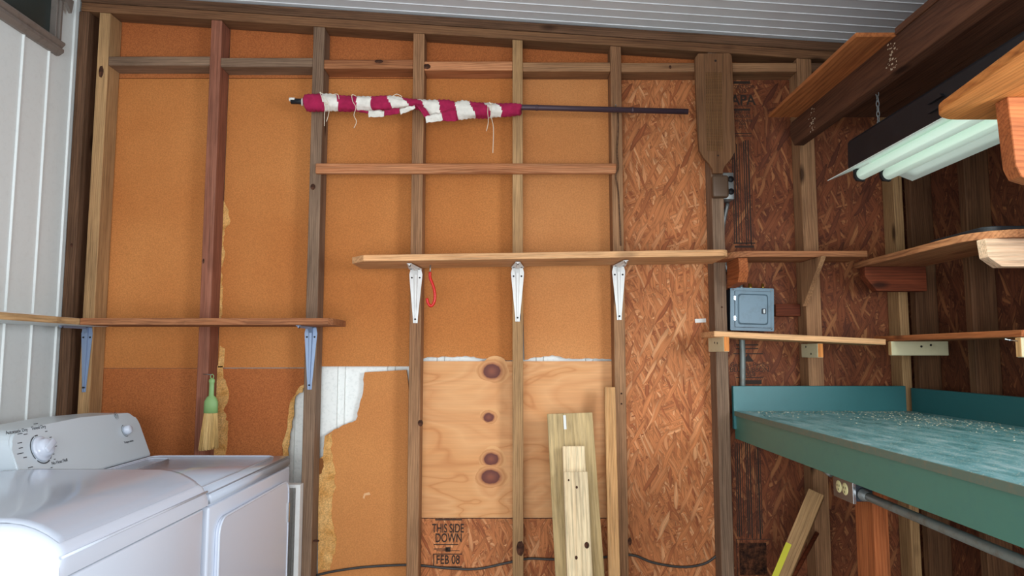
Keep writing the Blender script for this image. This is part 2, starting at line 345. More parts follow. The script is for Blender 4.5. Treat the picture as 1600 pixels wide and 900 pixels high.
# ceiling: narrow ribbed panels running down the slope
bm = bmesh.new(); prof = []; y = YB
while y < 2.96:
    prof += [(y, 0), (y + .0580, 0.0), (y + .0588, -.0030), (y + .0615, -.0030)]; y += .063
row = [[bm.verts.new((x, yy, ceil_z(x) + dz)) for yy, dz in prof] for x in (XL - .02, XO + .02)]
for i in range(len(prof) - 1): bm.faces.new((row[0][i], row[0][i + 1], row[1][i + 1], row[1][i]))
top = [[bm.verts.new((x, yy, ceil_z(x) + .05)) for yy in (YB, 2.96)] for x in (XL - .02, XO + .02)]
bm.faces.new((top[0][0], top[0][1], top[1][1], top[1][0]))
struct(link('ceiling', mesh_of(bm), None, 'ceiling'))
# left wall: white ribbed boards, notched under the window
WZ, WY0, WY1 = 2.470, 1.70, 2.655
bm = bmesh.new(); ys = []; y = 2.915
while y > YB:
    ys += [y, y - .004, y - .008, y - .012]; y -= .142
ys = sorted(set(round(v, 4) for v in ys if v > YB) | {YB, WY0, WY1})
def rib(yv):
    k = (2.915 - yv) % .142; return 0.006 if 0.003 < k < 0.0095 else 0.0
for a, b_ in zip(ys, ys[1:]):
    zt = WZ if (a >= WY0 - 1e-4 and b_ <= WY1 + 1e-4) else 2.80
    q = [bm.verts.new((XL + rib(t), t, z)) for t, z in ((a, 0), (b_, 0), (b_, zt), (a, zt))]; bm.faces.new(q)
    q2 = [bm.verts.new((XL - .03, t, z)) for t, z in ((a, 0), (b_, 0), (b_, zt), (a, zt))]; bm.faces.new(q2[::-1])
    if zt < 2.7: bm.faces.new((q[3], q[2], q2[2], q2[3]))
struct(link('wall_left', mesh_of(bm), None, 'siding'))
# outer skin of the back wall: white metal with paired ridges
bm = bmesh.new(); xs = []; x = -1.76
prof = []
while x < 1.75:
    prof += [(x, 0), (x + .003, -.005), (x + .006, 0), (x + .03, 0), (x + .033, -.005), (x + .036, 0)]; x += .203
prof = [(XL, 0)] + [(a + .03, d) for a, d in prof if a + .03 < 1.74] + [(1.75, 0)]
r0 = [[bm.verts.new((a, 2.908 + d, z)) for a, d in prof] for z in (0, 2.85)]
for i in range(len(prof) - 1): bm.faces.new((r0[0][i], r0[0][i + 1], r0[1][i + 1], r0[1][i]))
r1 = [[bm.verts.new((a, 2.965, z)) for a in (XL, 1.75)] for z in (0, 2.85)]; bm.faces.new((r1[0][0], r1[1][0], r1[1][1], r1[0][1]))
struct(link('wall_back', mesh_of(bm), None, 'siding_out'))
# right wall strand board (with the daylight window near the camera, out of frame)
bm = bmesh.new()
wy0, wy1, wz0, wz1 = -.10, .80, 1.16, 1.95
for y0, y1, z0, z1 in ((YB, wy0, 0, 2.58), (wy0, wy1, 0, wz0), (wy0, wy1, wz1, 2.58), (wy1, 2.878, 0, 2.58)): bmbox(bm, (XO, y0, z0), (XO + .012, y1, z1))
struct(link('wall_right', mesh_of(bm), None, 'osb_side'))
# front wall (behind the camera) around the wide doorway
bm = bmesh.new()
for x0, x1, z0, z1 in ((XL, -1.5, 0, 2.78), (.85, XO, 0, 2.56), (-1.5, .85, 2.12, 2.56)): bmbox(bm, (x0, YB - .05, z0), (x1, YB, z1))
struct(link('wall_front', mesh_of(bm), None, 'siding'))
# left window
wn = struct(link('window_1', None, Matrix.Translation((XL, 2.2, WZ))))
prism('window_frame', [(XL - .02, 2.462), (XL + .012, 2.462), (XL + .030, 2.475), (XL + .030, 2.487), (XL + .022, 2.492), (XL + .034, 2.506), (XL + .034, 2.513), (XL + .010, 2.522), (XL - .02, 2.522)], 'y', 1.66, 2.668, 'alu', wn)
for x0, y0 in ((.018, 2.630), (.026, 2.642), (.018, 2.656)): box('window_frame', (XL - .02, y0, 2.52), (XL + x0, y0 + .011, 2.765), 'alu', wn)
box('window_frame', (XL - .02, 1.66, 2.52), (XL + .018, 1.70, 2.765), 'alu', wn)
box('glass_pane', (XL - .012, 1.70, 2.515), (XL - .006, 2.632, 2.765), 'glassdark', wn)
prism('window_latch', [(2.600, 2.675), (2.650, 2.675), (2.685, 2.645), (2.690, 2.665), (2.695, 2.70), (2.6, 2.70)], 'x', XL + .027, XL + .04, 'alu', wn)
for yy in (2.40, 2.47, 2.60): lathe('screw', [(0.0035, 0), (0.0035, .002)], frame((XL + .0285, yy, 2.481), (1, 0, 0)), 'mirror', wn, 10)

# ------------------------------------------------------------------ sheets between the framing
def sheet(name, px, label, cat, mat, Y=P, th=.012, jag=()):
    pts = [atY(a, b_, Y) for a, b_ in px]; return tag(prism(name, [(p.x, p.z) for p in pts], 'y', Y, Y + th, mat), label, cat)
def jag(a, b_, n, amp, seed=1):
    rnd = random.Random(seed); out = []
    for i in range(n):
        t = i / n; out.append((a[0] + (b_[0] - a[0]) * t + rnd.uniform(-amp, amp), a[1] + (b_[1] - a[1]) * t + rnd.uniform(-amp, amp)))
    return out
def jagpath(pts, step=5, amp=1.3, seed=1):
    out = []
    for i, (a, b_) in enumerate(zip(pts, pts[1:])):
        n = max(1, int(math.hypot(b_[0] - a[0], b_[1] - a[1]) / step)); out += jag(a, b_, n, amp, seed + i)
    return out + [pts[-1]]
def rect(x0, x1, z0, z1, name, label, cat, mat, sl=False):
    t0, t1 = (ceil_z(x0) - .008, ceil_z(x1) - .008) if sl else (z1, z1)
    return tag(prism(name, [(x0, z0), (x1, z0), (x1, t1), (x0, t0)], 'y', P, P + .012, mat), label, cat)
TOPZ = 2.458
rect(-1.788, -1.205, 1.240, TOPZ - .003, 'fibreboard_panel', 'tall orange fibreboard sheet in the first bay beside the white wall', 'wall panel', 'fibre')
jb = jagpath([(655, 561), (668, 559), (700, 557), (735, 557), (760, 561), (798, 563)], 5, 1.2, 3)
pts = [(-1.197, TOPZ - .003), (-1.197, 1.2415), (-.80, 1.2425), (-.79, 1.247), (-.40, 1.247)] + [(atY(a, b_, P).x, atY(a, b_, P).z) for a, b_ in jb] + [(.015, 1.273), (.015, TOPZ - .003)]
fb = tag(prism('fibreboard_panel', pts, 'y', P, P + .012, 'fibre'), 'widest orange fibreboard sheet spanning behind the red hook and left shelf end', 'wall panel')
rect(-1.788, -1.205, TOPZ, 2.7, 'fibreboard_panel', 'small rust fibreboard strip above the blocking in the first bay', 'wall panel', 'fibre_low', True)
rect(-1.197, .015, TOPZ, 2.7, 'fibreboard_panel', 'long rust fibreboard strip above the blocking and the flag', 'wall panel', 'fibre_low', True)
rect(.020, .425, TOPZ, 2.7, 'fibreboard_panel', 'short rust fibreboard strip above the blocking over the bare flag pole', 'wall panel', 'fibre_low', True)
def torn(parent, px, mat='torn', Y=P):
    q = [atY(a, b_, Y) for a, b_ in px]; return prism('torn_edge', [(p.x, p.z) for p in q], 'y', Y - .003, Y + .001, mat, parent)
torn(fb, jagpath([(344, 270), (350, 288), (346, 310), (356, 325), (361, 345), (352, 360), (348, 385), (352, 400), (346, 425), (349, 455), (346, 500)], 5, 1.5, 9) + [(340, 500), (340, 270)])
torn(fb, jagpath([(664, 565), (664, 560), (700, 553), (735, 554), (800, 559), (800, 566)], 4, .8, 29)[:0] + [(344, 540), (352, 545), (350, 574), (341, 574)])
jc = jagpath([(820, 562), (840, 558), (862, 556), (895, 561), (925, 560), (957, 562)], 5, 1.0, 13)
tag(prism('fibreboard_panel', [(.020, TOPZ - .003)] + [(atY(a, b_, P).x, atY(a, b_, P).z) for a, b_ in jc] + [(.425, 1.27), (.425, TOPZ - .003)], 'y', P, P + .012, 'fibre2'), 'narrow orange fibreboard sheet behind the right end of the crimson flag', 'wall panel')
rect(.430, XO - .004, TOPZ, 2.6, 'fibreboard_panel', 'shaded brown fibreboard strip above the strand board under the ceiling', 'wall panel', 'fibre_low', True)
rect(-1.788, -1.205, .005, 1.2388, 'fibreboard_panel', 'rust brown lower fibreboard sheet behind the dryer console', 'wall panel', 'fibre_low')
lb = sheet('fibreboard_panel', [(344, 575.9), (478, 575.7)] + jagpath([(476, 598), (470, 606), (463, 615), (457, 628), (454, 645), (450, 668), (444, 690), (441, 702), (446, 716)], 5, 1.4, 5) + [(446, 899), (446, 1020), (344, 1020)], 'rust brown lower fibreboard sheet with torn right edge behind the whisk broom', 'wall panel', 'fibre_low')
torn(lb, jagpath([(470, 603), (478, 600), (472, 612), (462, 618), (460, 640), (456, 668), (452, 690), (450, 716)], 5, 1.2, 21) + [(443, 716)] + jagpath([(441, 700), (448, 668), (451, 645), (455, 625), (470, 603)], 5, 1.2, 22)[:-1])
torn(lb, jagpath([(336, 570), (350, 573), (349, 590), (356, 605), (357, 622), (350, 640), (356, 660), (355, 690), (352, 720)], 5, 2.0, 31) + [(334, 720), (334, 640)])
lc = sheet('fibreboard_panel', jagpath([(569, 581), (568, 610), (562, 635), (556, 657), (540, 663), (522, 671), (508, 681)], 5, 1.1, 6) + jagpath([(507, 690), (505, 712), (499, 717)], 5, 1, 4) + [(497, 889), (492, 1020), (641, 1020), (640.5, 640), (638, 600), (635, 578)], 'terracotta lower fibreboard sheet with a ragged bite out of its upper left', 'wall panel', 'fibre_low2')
torn(lc, jagpath([(508, 682), (519, 677), (518, 700), (524, 735), (524, 765), (518, 790), (520, 815), (526, 840), (522, 868), (516, 890)], 5, 1.6, 41) + [(497, 890), (498, 717), (505, 713)])
prism('stain', [(atY(a, b_, P).x, atY(a, b_, P).z) for a, b_ in jagpath([(498, 717), (505, 716), (507, 728), (503, 738), (497, 742)], 3, 1, 2)], 'y', P - .0045, P - .0028, paint('damp_brown', '7c4a1c', .8), lc)
prism('gouge', [(atY(a, b_, P).x, atY(a, b_, P).z) for a, b_ in ((567, 777), (569, 771), (577, 769), (579, 773), (571, 774), (569, 780))], 'y', P - .0015, P + .002, paint('pale_gouge', 'd9a878', .8), lc)
# plywood patch
pz0, pz1 = .648, 1.268
ply = tag(prism('plywood_panel', [(-.378, pz0), (.425, pz0), (.425, pz1), (-.378, pz1)], 'y', P - .004, P + .008, 'ply'), 'pale knotty plywood patch between the shelf and the stamped strand board', 'wall panel')
for px, py, rx, rz in ((771, 578, 17, 14), (766, 650, 10, 8), (770, 715, 14, 11), (769, 743, 18, 13)):
    c0 = atY(px, py, P); rx, rz = rx / 385, rz / 385; bm = bmesh.new(); n = 28; ring = []
    rnd = random.Random(px)
    for k in range(n):
        q = 1 + .10 * math.sin(3 * k / n * 6.28 + px) + rnd.uniform(-.05, .05); ring.append(bm.verts.new((rx * 1.5 * q * math.cos(6.2832 * k / n), 0, rz * 1.5 * q * math.sin(6.2832 * k / n))))
    cv = bm.verts.new((0, -.0012, 0))
    for k in range(n): bm.faces.new((ring[k], ring[(k + 1) % n], cv))
    link('knot', mesh_of(bm), Matrix.Translation((c0.x, P - .0046, c0.z)), knotmat('knot_%d' % py, (1 / (rx * 1.5), rx / rz)), ply)
# strand board sheets
wallface = lambda p, dy=.0008: frame((p.x, P - dy, p.z), (0, -1, 0), (1, 0, 0))
ob = rect(-.378, .425, .005, .643, 'strand_board', 'strand board strip stamped THIS SIDE DOWN below the plywood patch', 'wall panel', 'osb')
text('printed_text', 'THIS SIDE', .048, wallface(atY(700, 826, P)), 'stamp', ob, sx=.62, off=.016)
text('printed_text', 'DOWN', .048, wallface(atY(701, 841, P)), 'stamp', ob, sx=.66, off=.016)
text('printed_text', 'FEB 08', .048, wallface(atY(700, 875, P)), 'stamp', ob, sx=.70, off=.016)
def stamp_lines(parent, px):
    for x0, y0, x1, y1 in px:
        bm = bmesh.new(); ym = (y0 + y1) / 2; a, b_ = atY(x0, y0, P), atY(x1, y1, P); a.x, b_.x = atY(x0, ym, P).x, atY(x1, ym, P).x; bmbox(bm, (a.x, P - .0008, b_.z), (b_.x, P + .0002, a.z))
        link('printed_line', mesh_of(bm), None, 'stamp', parent)
stamp_lines(ob, [(680, 811, 722, 813), (678, 850, 716, 851.5), (678, 857, 700, 858.5), (682, 860, 718, 861), (677, 865, 722, 866.5), (677, 866, 678.5, 886), (677, 885, 722, 886.5), (696, 855, 704, 862)])
rect(.430, .826, .005, 2.450, 'strand_board', 'bright orange strand board strip between the brown stud and the paddle stud', 'wall panel', 'osb')
oe = rect(.829, XO - .004, .005, 2.450, 'strand_board', 'darker strand board sheet behind the fuse box and bench', 'wall panel', 'osb_dark')
text('printed_text', 'APA', .062, wallface(atY(1161, 157, P)), 'stamp', oe, sx=.9, off=.02)
for s, yy, sz in (('EXPOSURE 1', 186, .018), ('SIZED FOR', 140, .022), ('038', 146.5, .022), ('THICKNESS', 193, .016), ('000', 198, .018), ('PS 2', 204, .018), ('PRP 108', 180, .018)):
    text('printed_text', s, sz, wallface(atY(1160, yy - 4, P)), 'stamp', oe)
stamp_lines(oe, [(1146, 127, 1172, 131), (1146, 148, 1174, 149), (1146, 165, 1174, 166), (1146, 170, 1172, 173), (1147, 208, 1174, 209), (1147, 212, 1174, 213)])
text('printed_text', 'Georgia-Pacific', .026, wallface(atY(1171, 570, P)), 'stamp', oe)
text('printed_text', 'BLUE RIBBON', .026, wallface(atY(1171, 578, P)), 'stamp', oe)
text('printed_text', 'OSB', .026, wallface(atY(1171, 585, P)), 'stamp', oe)
stamp_lines(oe, [(1150, 538, 1185, 540), (1150, 544, 1185, 545.5), (1146, 552, 1192, 553.5), (1150, 589, 1192, 590.5), (1155, 594, 1190, 600)])
tri = [atY(a, b_, P) for a, b_ in ((1160, 565), (1169, 553), (1178, 565))]
prism('printed_logo', [(p.x, p.z) for p in tri], 'y', P - .0008, P + .0002, 'stamp', oe)
for x0, x1, y0, y1, n in ((1145, 1178, 222, 380, 9), (1150, 1192, 690, 838, 13)):   # rows of printed ruling, seen as dark stripes
    stamp_lines(oe, [(x0 + (x1 - x0) * i / n + .8 * math.sin(i * 5), y0 + 3 * math.sin(i * 7), x0 + (x1 - x0) * i / n + 1.3 + .4 * math.sin(i * 3), y1 + 4 * math.sin(i * 3)) for i in range(n)])
stamp_lines(oe, [(1146, 379, 1180, 381), (1148, 384, 1178, 387)] + [(1151, 842, 1204, 843), (1151, 842, 1152, 900)])
ia, ib = atY(1156, 898, P), atY(1197, 848, P); box('printed_block', (ia.x, P - .0008, ia.z), (ib.x, P + .0002, ib.z), board_mat('smudged_ink', '2a1d18', '5a3826', .5, 60, 30), oe, 0)
tag(box('paper_sticker', (atY(1086, 504, P).x, P - .001, atY(1086, 504, P).z), (atY(1103, 498, P).x, P, atY(1103, 498, P).z), 'paper', r=0, rot=Matrix.Rotation(R(-3), 4, 'Y')), 'small torn white sticker on the strand board left of the fuse box', 'sticker')

# ------------------------------------------------------------------ framing
KM = {}
def knot(parent, px, py, Y, rx, rz):
    p = atY(px, py, Y); rx, rz = rx / 395, rz / 395; bm = bmesh.new(); n = 20
    ring = [bm.verts.new((rx * math.cos(6.2832 * k / n), 0, rz * (1 + .08 * math.sin(2.1 * k)) * math.sin(6.2832 * k / n))) for k in range(n)]; cv = bm.verts.new((0, -.0008, 0))
    for k in range(n): bm.faces.new((ring[k], ring[(k + 1) % n], cv))
    if 'k' not in KM: KM['k'] = board_mat('dark_knot', '2c1c16', '56382a', .3, 60, 30)
    return link('knot', mesh_of(bm), Matrix.Translation((p.x, Y - .0005, p.z)), KM['k'], parent)
KN = [(1, 158, 112, 4, 10), (3, 489, 292, 4, 5), (3, 494, 845, 5, 2), (4, 657, 661, 4, 5), (5, 813, 857, 6, 11), (5, 812, 495, 2, 7), (6, 984, 846, 3, 6), (6, 971, 615, 1.5, 1.5), (6, 971, 631, 1.5, 1.5), (7, 1128, 480, 1.5, 1.5), (2, 318, 408, 1.5, 4), (0, 112, 383, 2, 3)]
studs = [(-1.787, .042, 'stud_dark', 'dark corner stud against the white wall'), (-1.703, .046, 'stud_pale', 'pale stud with a big dark knot, second from the white wall'),
         (-1.240, .044, 'stud_red', 'smooth red-brown stud beside the whisk broom'), (-.818, .046, 'stud_grey', 'grey weathered stud behind the right end of the left shelf'),
         (-.406, .046, 'stud', 'tan stud behind the left white bracket and the flag'), (.002, .042, 'stud_pale', 'yellowish stud behind the middle white bracket'),
         (.404, .044, 'stud', 'brown stud behind the right white bracket, edge of the strand board'), (.805, .048, 'stud_grey', 'grey ridged stud behind the wooden paddle handle'),
         (1.168, .060, 'stud', 'brown stud carrying the triangular gusset, right of the fuse box'), (1.538, .036, 'stud_pale', 'pale corner stud at the right end of the back wall')]
for si, (x, wd, mt, lab) in enumerate(studs):
    def slope(vs, c, x=x, wd=wd):
        for v in vs:
            if v.co.z > 0: v.co.z = plate_z(v.co.x + c.x) - .001 - c.z
    so = tag(board('wall_stud', (x, F, .001), (x + wd, P - .0045, plate_z(x)), mt, 'z', shape=slope), lab, 'stud', 'studs of the back wall')
    for ki, px, py, rx, rz in KN:
        if ki == si: knot(so, px, py, F, rx, rz)
stb = [(YB + .1, 1), (.40 - 1.5, 1)]
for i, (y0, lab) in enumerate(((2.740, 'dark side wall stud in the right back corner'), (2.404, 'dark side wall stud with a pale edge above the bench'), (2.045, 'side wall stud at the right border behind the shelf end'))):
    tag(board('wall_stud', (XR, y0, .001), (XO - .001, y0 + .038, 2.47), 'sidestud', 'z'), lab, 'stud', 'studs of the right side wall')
rotp = Matrix.Rotation(math.atan(.068), 4, 'Y')
for k, (mt, lab) in enumerate((('plate', 'lower sloping top plate resting on the studs'), ('stud_dark', 'upper sloping top plate right under the ceiling'))):
    z = plate_z(-.07) + .0195 + k * .0385
    tag(board('top_plate', (-1.785, F - .002 * k, z - .0185), (1.645, P - .005, z + .0185), mt, 'x', rot=rotp), lab, 'beam', 'sloping top plates')
edges = [(a + wd, b_) for (a, wd, _, _), (b_, _, _, _) in zip(studs[1:], studs[2:])]
bz = [2.514, 2.508, 2.500, 2.493, 2.489, 2.487, 2.487, 2.487]; bmats = ['stud_grey', 'stud_grey', 'stud_red', 'brace', 'stud', 'tan', 'stud', 'stud_dark']
bmats = ['stud_grey', 'stud_grey', 'shelf_red', 'brace', 'stud', 'stud', 'stud', 'stud_dark']
blab = ['dusty grey blocking in the first bay from the white wall', 'grey blocking in the second bay above the left fibreboard', 'reddish blocking above the crimson end of the flag', 'blocking with a round knot above the middle of the flag', 'pale blocking above the bare flag pole', 'blocking left of the wooden paddle', 'blocking right of the wooden paddle', 'shaded blocking behind the orange overhead plank']
for bi, ((a, b_), z, mt, lab) in enumerate(zip(edges, bz, bmats, blab)):
    bo = tag(board('blocking_board', (a + .0005, F + .001, z - .038), (b_ - .0005, P - .001, z), mt), lab, 'blocking', 'blocking between the studs')
    if bi == 3: knot(bo, 667, 104, F + .001, 6, 4.5)
    if bi == 2: knot(bo, 592, 96, F + .001, 7, 3)
    if bi == 5: knot(bo, 1047, 105, F + .001, 2, 3)
tag(board('brace_board', (-.790, F - .020, 2.019), (.420, F - .0005, 2.060), 'brace', r=.003), 'long reddish horizontal strip nailed across four studs below the flag', 'brace')
a, b_ = atY(1208, 494, 2.84), atY(1256, 475, 2.84)
tag(board('blocking_board', (atY(1212, 484, 2.84).x, 2.84, a.z), (1.166, P - .001, b_.z), 'cedar_dark'), 'dark red blocking beside the grey fuse box', 'blocking')

# ------------------------------------------------------------------ brackets
def bracket(x, z, y, mat, label, group, L1=.215, L2=.185, w0=.052, skew=0):
    """pressed steel shelf bracket: corner at (x, y, z)"""
    t = thing('shelf_bracket', label, 'bracket', (x, y, z), group)
    def arm(name, d, n, L):
        # tapered channel plate from the corner along d, facing n
        d, n = Vector(d), Vector(n); s = Vector((1, 0, 0)); bm = bmesh.new(); cols = []
        prof = [(-1, 0), (-.34, 0), (-.2, .006), (.2, .006), (.34, 0), (1, 0)]
        st = [(0.0, w0 * .40), (.10, w0 * .5), (.16, w0 * .48), (.9, w0 * .19), (1.0, w0 * .17)]
        for q, hw in st:
            cols.append([bm.verts.new(s * (u * hw) + d * (q * L) + n * (.0025 + hgt)) for u, hgt in prof] + [bm.verts.new(s * (u * hw) + d * (q * L) + n * .0003) for u, hgt in reversed(prof)])
        m_ = len(cols[0])
        for A_, B_ in zip(cols, cols[1:]):
            for k in range(m_): bm.faces.new((A_[k], A_[(k + 1) % m_], B_[(k + 1) % m_], B_[k]))
        bm.faces.new(cols[0]); bm.faces.new(cols[-1][::-1]); link(name, mesh_of(bm), Matrix.Translation((x, y, z)), mat, t)
        for u, q in ((-.30, .16), (.30, .16), (0, .93)):
            p = Vector((x, y, z)) + s * (u * w0) + d * (q * L) + n * .0022
            lathe('screw', [(.0036, 0), (.0036, .0016 if q < .5 else .0075), (.002, .002 if q < .5 else .0085)], frame(p, n), 'screw', t, 10)
    arm('wall_arm', (0, 0, -1), (0, -1, 0), L1); arm('shelf_arm', (0, -1, 0), (0, 0, -1), L2)
    bm = bmesh.new(); h = .05   # web in the corner
    for sx_ in (-.007, .007):
        pass
    vs = [bm.verts.new((sx_, -a_, -b2)) for sx_ in (-.007, .007) for a_, b2 in ((.002, .002), (.03, .002), (.002, .03))]
    bm.faces.new(vs[:3]); bm.faces.new(vs[3:][::-1])
    for i in range(3): j = (i + 1) % 3; bm.faces.new((vs[i], vs[j], vs[3 + j], vs[3 + i]))
    link('corner_web', mesh_of(bm), Matrix.Translation((x, y, z)), mat, t)
MS0, MS1 = 1.634, 1.655
msz = lambda x: 1.6345 + (x + .58) * .0153
for x, lab in ((-.383, 'left white steel bracket, beside the red hook'), (.022, 'middle white steel bracket under the long shelf'), (.425, 'right white steel bracket, at the strand board edge')):
    bracket(x, msz(x) - .0035, F, 'whitemetal', lab, 'white brackets under the long middle shelf')
bracket(-.795, 1.4035, F, 'bluemetal', 'blue-grey steel bracket on the grey stud at the right end of the left shelf', 'blue-grey brackets', .245, .17, .050)
bracket(-1.680, 1.4035, F, 'bluemetal', 'blue-grey steel bracket in the corner by the white wall', 'blue-grey brackets', .255, .17, .044)
# ------------------------------------------------------------------ shelves
s = prism('wall_shelf', [(-.60, 0), (-.60, -.17), (-.545, -.228)] + [(.765 + .035 * math.cos(R(a)), -.193 + .035 * math.sin(R(a))) for a in range(-90, 1, 15)] + [(.80, 0)], 'z', 0, .024, 'shelf', None, r=.0015)
c0 = WM[s].translation.copy(); s.matrix_basis = Matrix.Translation((c0.x, F - .0005 + c0.y, msz(c0.x) + .0125)) @ Matrix.Rotation(-.0153, 4, 'Y')
WM[s] = s.matrix_basis.copy(); tag(s, 'long pine shelf on three white brackets in the middle of the wall', 'shelf')
rs = random.Random(4)
pts = [(-1.583, 2.789), (-1.583, 2.58)] + [(-1.583 + .923 * i / 24, 2.58 + rs.uniform(-.003, .003)) for i in range(1, 24)] + [(-.675, 2.58), (-.660, 2.60), (-.658, 2.789)]
tag(prism('wall_shelf', pts, 'z', 1.404, 1.4285, 'shelf_red', r=.001), 'rough red-brown shelf along the back wall above the dryer', 'shelf')
t = thing('wall_shelf', 'shelf on the white left wall with a splintered front edge', 'shelf', (-1.69, 2.1, 1.404))
prism('shelf_board', [(-1.783, 1.3), (-1.598, 1.3), (-1.598, 2.789), (-1.783, 2.789)], 'z', 1.404, 1.4285, 'siding', t, grain='y')
pe = [(-1.598, 1.3)] + [(-1.586 + rs.uniform(-.003, .003), 1.3 + 1.3 * i / 26) for i in range(27)] + [(-1.598, 2.60)]
prism('splintered_edge', pe, 'z', 1.405, 1.4275, 'broken', t, grain='y')
tag(box('paper_sheet', (-1.775, 1.95, 1.429), (-1.615, 2.44, 1.4335), 'paper', r=.001), 'flat white sheet lying on the left wall shelf', 'paper')
# upper right shelves
pts = [(.812, 2.789), (.812, 2.75)] + [(.912 - .10 * math.cos(R(a)), 2.72 - .10 * math.sin(R(a))) for a in range(0, 91, 15)] + [(1.335, 2.62), (1.335, 2.789)]
tag(prism('wall_shelf', pts, 'z', 1.661, 1.6835, 'shelf_red', r=.001), 'red-brown shelf above the fuse box with a rounded left end', 'shelf')
pts = [(1.66, 2.738), (1.34, 2.738)] + [(1.34 + .0 , 2.10)] + [(1.45 - .11 * math.cos(R(a)), 2.09 - .11 * math.sin(R(a))) for a in range(0, 91, 10)] + [(1.66, 1.98)]
pts = [(XR - .001, 2.738), (1.340, 2.738)] + [(1.34 + .002 * math.sin(i * 2.3) * (i % 2), 2.70 - i * .04) for i in range(15)] + [(1.47 - .13 * math.cos(R(a)), 2.11 - .13 * math.sin(R(a))) for a in range(6, 91, 7)] + [(XR - .001, 1.98)]
tag(prism('wall_shelf', pts, 'z', 1.630, 1.6525, 'shelf_red', grain='y', r=.001), 'rough-edged side wall shelf with a rounded near end, at the upper right', 'shelf')
tag(prism('black_tray', rounded(1.385, 2.03, XR - .004, 2.34, .04), 'z', 1.6535, 1.671, 'black', r=.002), 'flat black tray lying on the rough-edged side wall shelf', 'tray')
# lower right shelves
c = Vector((1.06, 2.695, 1.357)); rt = Matrix.Rotation(math.atan(.0475), 4, 'Y')
tag(board('wall_shelf', (.745, 2.60, 1.346), (1.378, F - .0005, 1.367), 'shelf', rot=rt), 'thin orange shelf board just under the fuse box', 'shelf')
tag(board('wall_shelf', (1.402, 1.94, 1.345), (XR - .0005, 2.738, 1.3645), 'cedar', 'y'), 'thin side wall shelf board above the right half of the bench', 'shelf')
for lo, hi, face, lab, holes in (((.775, 2.585, 1.306), (.7955, 2.789, 1.362), 'x', 'cream block with two nail holes under the left end of the lower shelf', ((2.70, 1.340), (2.665, 1.338))),
                          ((1.146, 2.65, 1.284), (1.1665, 2.80, 1.337), 'x', 'cream block with two nail holes on the stud under the middle of the lower shelf', ((2.755, 1.325), (2.71, 1.298))),
                          ((1.395, 2.597, 1.292), (XR + .03, 2.6165, 1.344), 'y', 'wide cream block at the back corner under the lower shelf', ((1.505, 1.325), (1.54, 1.330))),
                          ((1.403, 1.945, 1.289), (XR + .06, 1.9655, 1.344), 'y', 'bright cream block under the lower shelf at the right border', ())):
    t = thing('shelf_cleat', lab, 'cleat', ((lo[0] + hi[0]) / 2, (lo[1] + hi[1]) / 2, lo[2]), 'cream cleats under the lower shelves')
    board('block', lo, hi, 'creamblock', 'y' if face == 'x' else 'x', t)
    e = 'cedar' if face == 'x' else 'tan'
    if face == 'x': board('end_grain', (lo[0] + .001, lo[1] - .002, lo[2] + .001), (hi[0] - .001, lo[1], hi[2] - .001), 'orange', 'z', t, r=0)
    else: board('end_grain', (lo[0] - .002, lo[1] + .001, lo[2] + .001), (lo[0], hi[1] - .001, hi[2] - .001), 'tan', 'z', t, r=0)
    for u, zz in holes:
        q = frame((lo[0], u, zz), (-1, 0, 0), (0, 1, 0)) if face == 'x' else frame((u, lo[1], zz), (0, -1, 0))
        lathe('nail_hole', [(.0042, 0), (.0042, .0008)], q, 'screw', t, 10)
tag(tube('nail', [atY(1570, 530, 1.955), atY(1590, 533, 1.955)], .0016, 'mirror', None, 8), 'shiny nail sticking out of the bright cream block at the right border', 'nail')
# chamfered blocks carrying the upper right shelves
z0 = atY(1160, 440, 2.63).z; z1 = 1.660
tag(prism('shelf_block', [(2.645, z1), (2.635, z0 + .04), (2.66, z0), (2.789, z0 - .01), (2.789, z1)], 'x', .857, .892, 'cedar', grain='y', r=.001), 'red block with an orange chamfered nose above the fuse box', 'shelf block')
tag(prism('shelf_block', [(1.342, 1.629), (1.342, 1.59), (1.385, 1.535), (XR + .0, 1.535), (XR + .0, 1.629)], 'y', 2.66, 2.70, 'cedar_dark', r=.001), 'dark red chamfered block in the back corner under the rough-edged shelf', 'shelf block')
tag(prism('shelf_block', [(1.362, 1.629), (1.368, 1.575), (1.405, 1.548), (XR + .04, 1.548), (XR + .04, 1.629)], 'y', 2.004, 2.044, 'daylit', r=.001), 'sunlit chamfered block with a dark knot under the near end of the rough-edged shelf', 'shelf block')
tag(prism('shelf_gusset', [(2.59, 1.660), (2.789, 1.660), (2.789, 1.485), (2.775, 1.485)], 'x', 1.149, 1.167, 'stud', grain='z', r=.001), 'thin triangular wooden gusset on the stud right of the fuse box', 'gusset')

# ------------------------------------------------------------------ overhead shelf
BX, BZ = 1.080, 2.190
bp = [(.35, BZ), (2.65, BZ), (2.665, BZ - .02), (2.665, BZ - .055), (2.635, BZ - .098), (.35, BZ - .098)]
bt = thing('overhead_beam', 'dark brown overhead beam with a rounded end at the upper right', 'beam', (BX, 1.5, BZ - .1))
prism('beam', bp, 'x', BX, BX + .038, 'beam', bt, grain='y', r=.0015)
bm = bmesh.new(); rk = random.Random(11)
for y0, zz, n in ((2.46, 2.135, 22), (1.93, 2.140, 30)):
    for i in range(n):
        yy = y0 + rk.gauss(0, .012); z = zz + rk.uniform(-.04, .04); bmbox(bm, (BX - .0006, yy, z), (BX + .0002, yy + rk.uniform(.002, .009), z + rk.uniform(.001, .005)))
link('chalk_marks', mesh_of(bm), None, paint('dusty_chalk', 'b8a48c', .9), bt)
tag(board('overhead_plank', (.972, 1.915, BZ + .001), (1.117, 2.600, BZ + .014), 'plank', 'y'), 'orange plywood plank jutting left over the far end of the dark beam', 'plank')
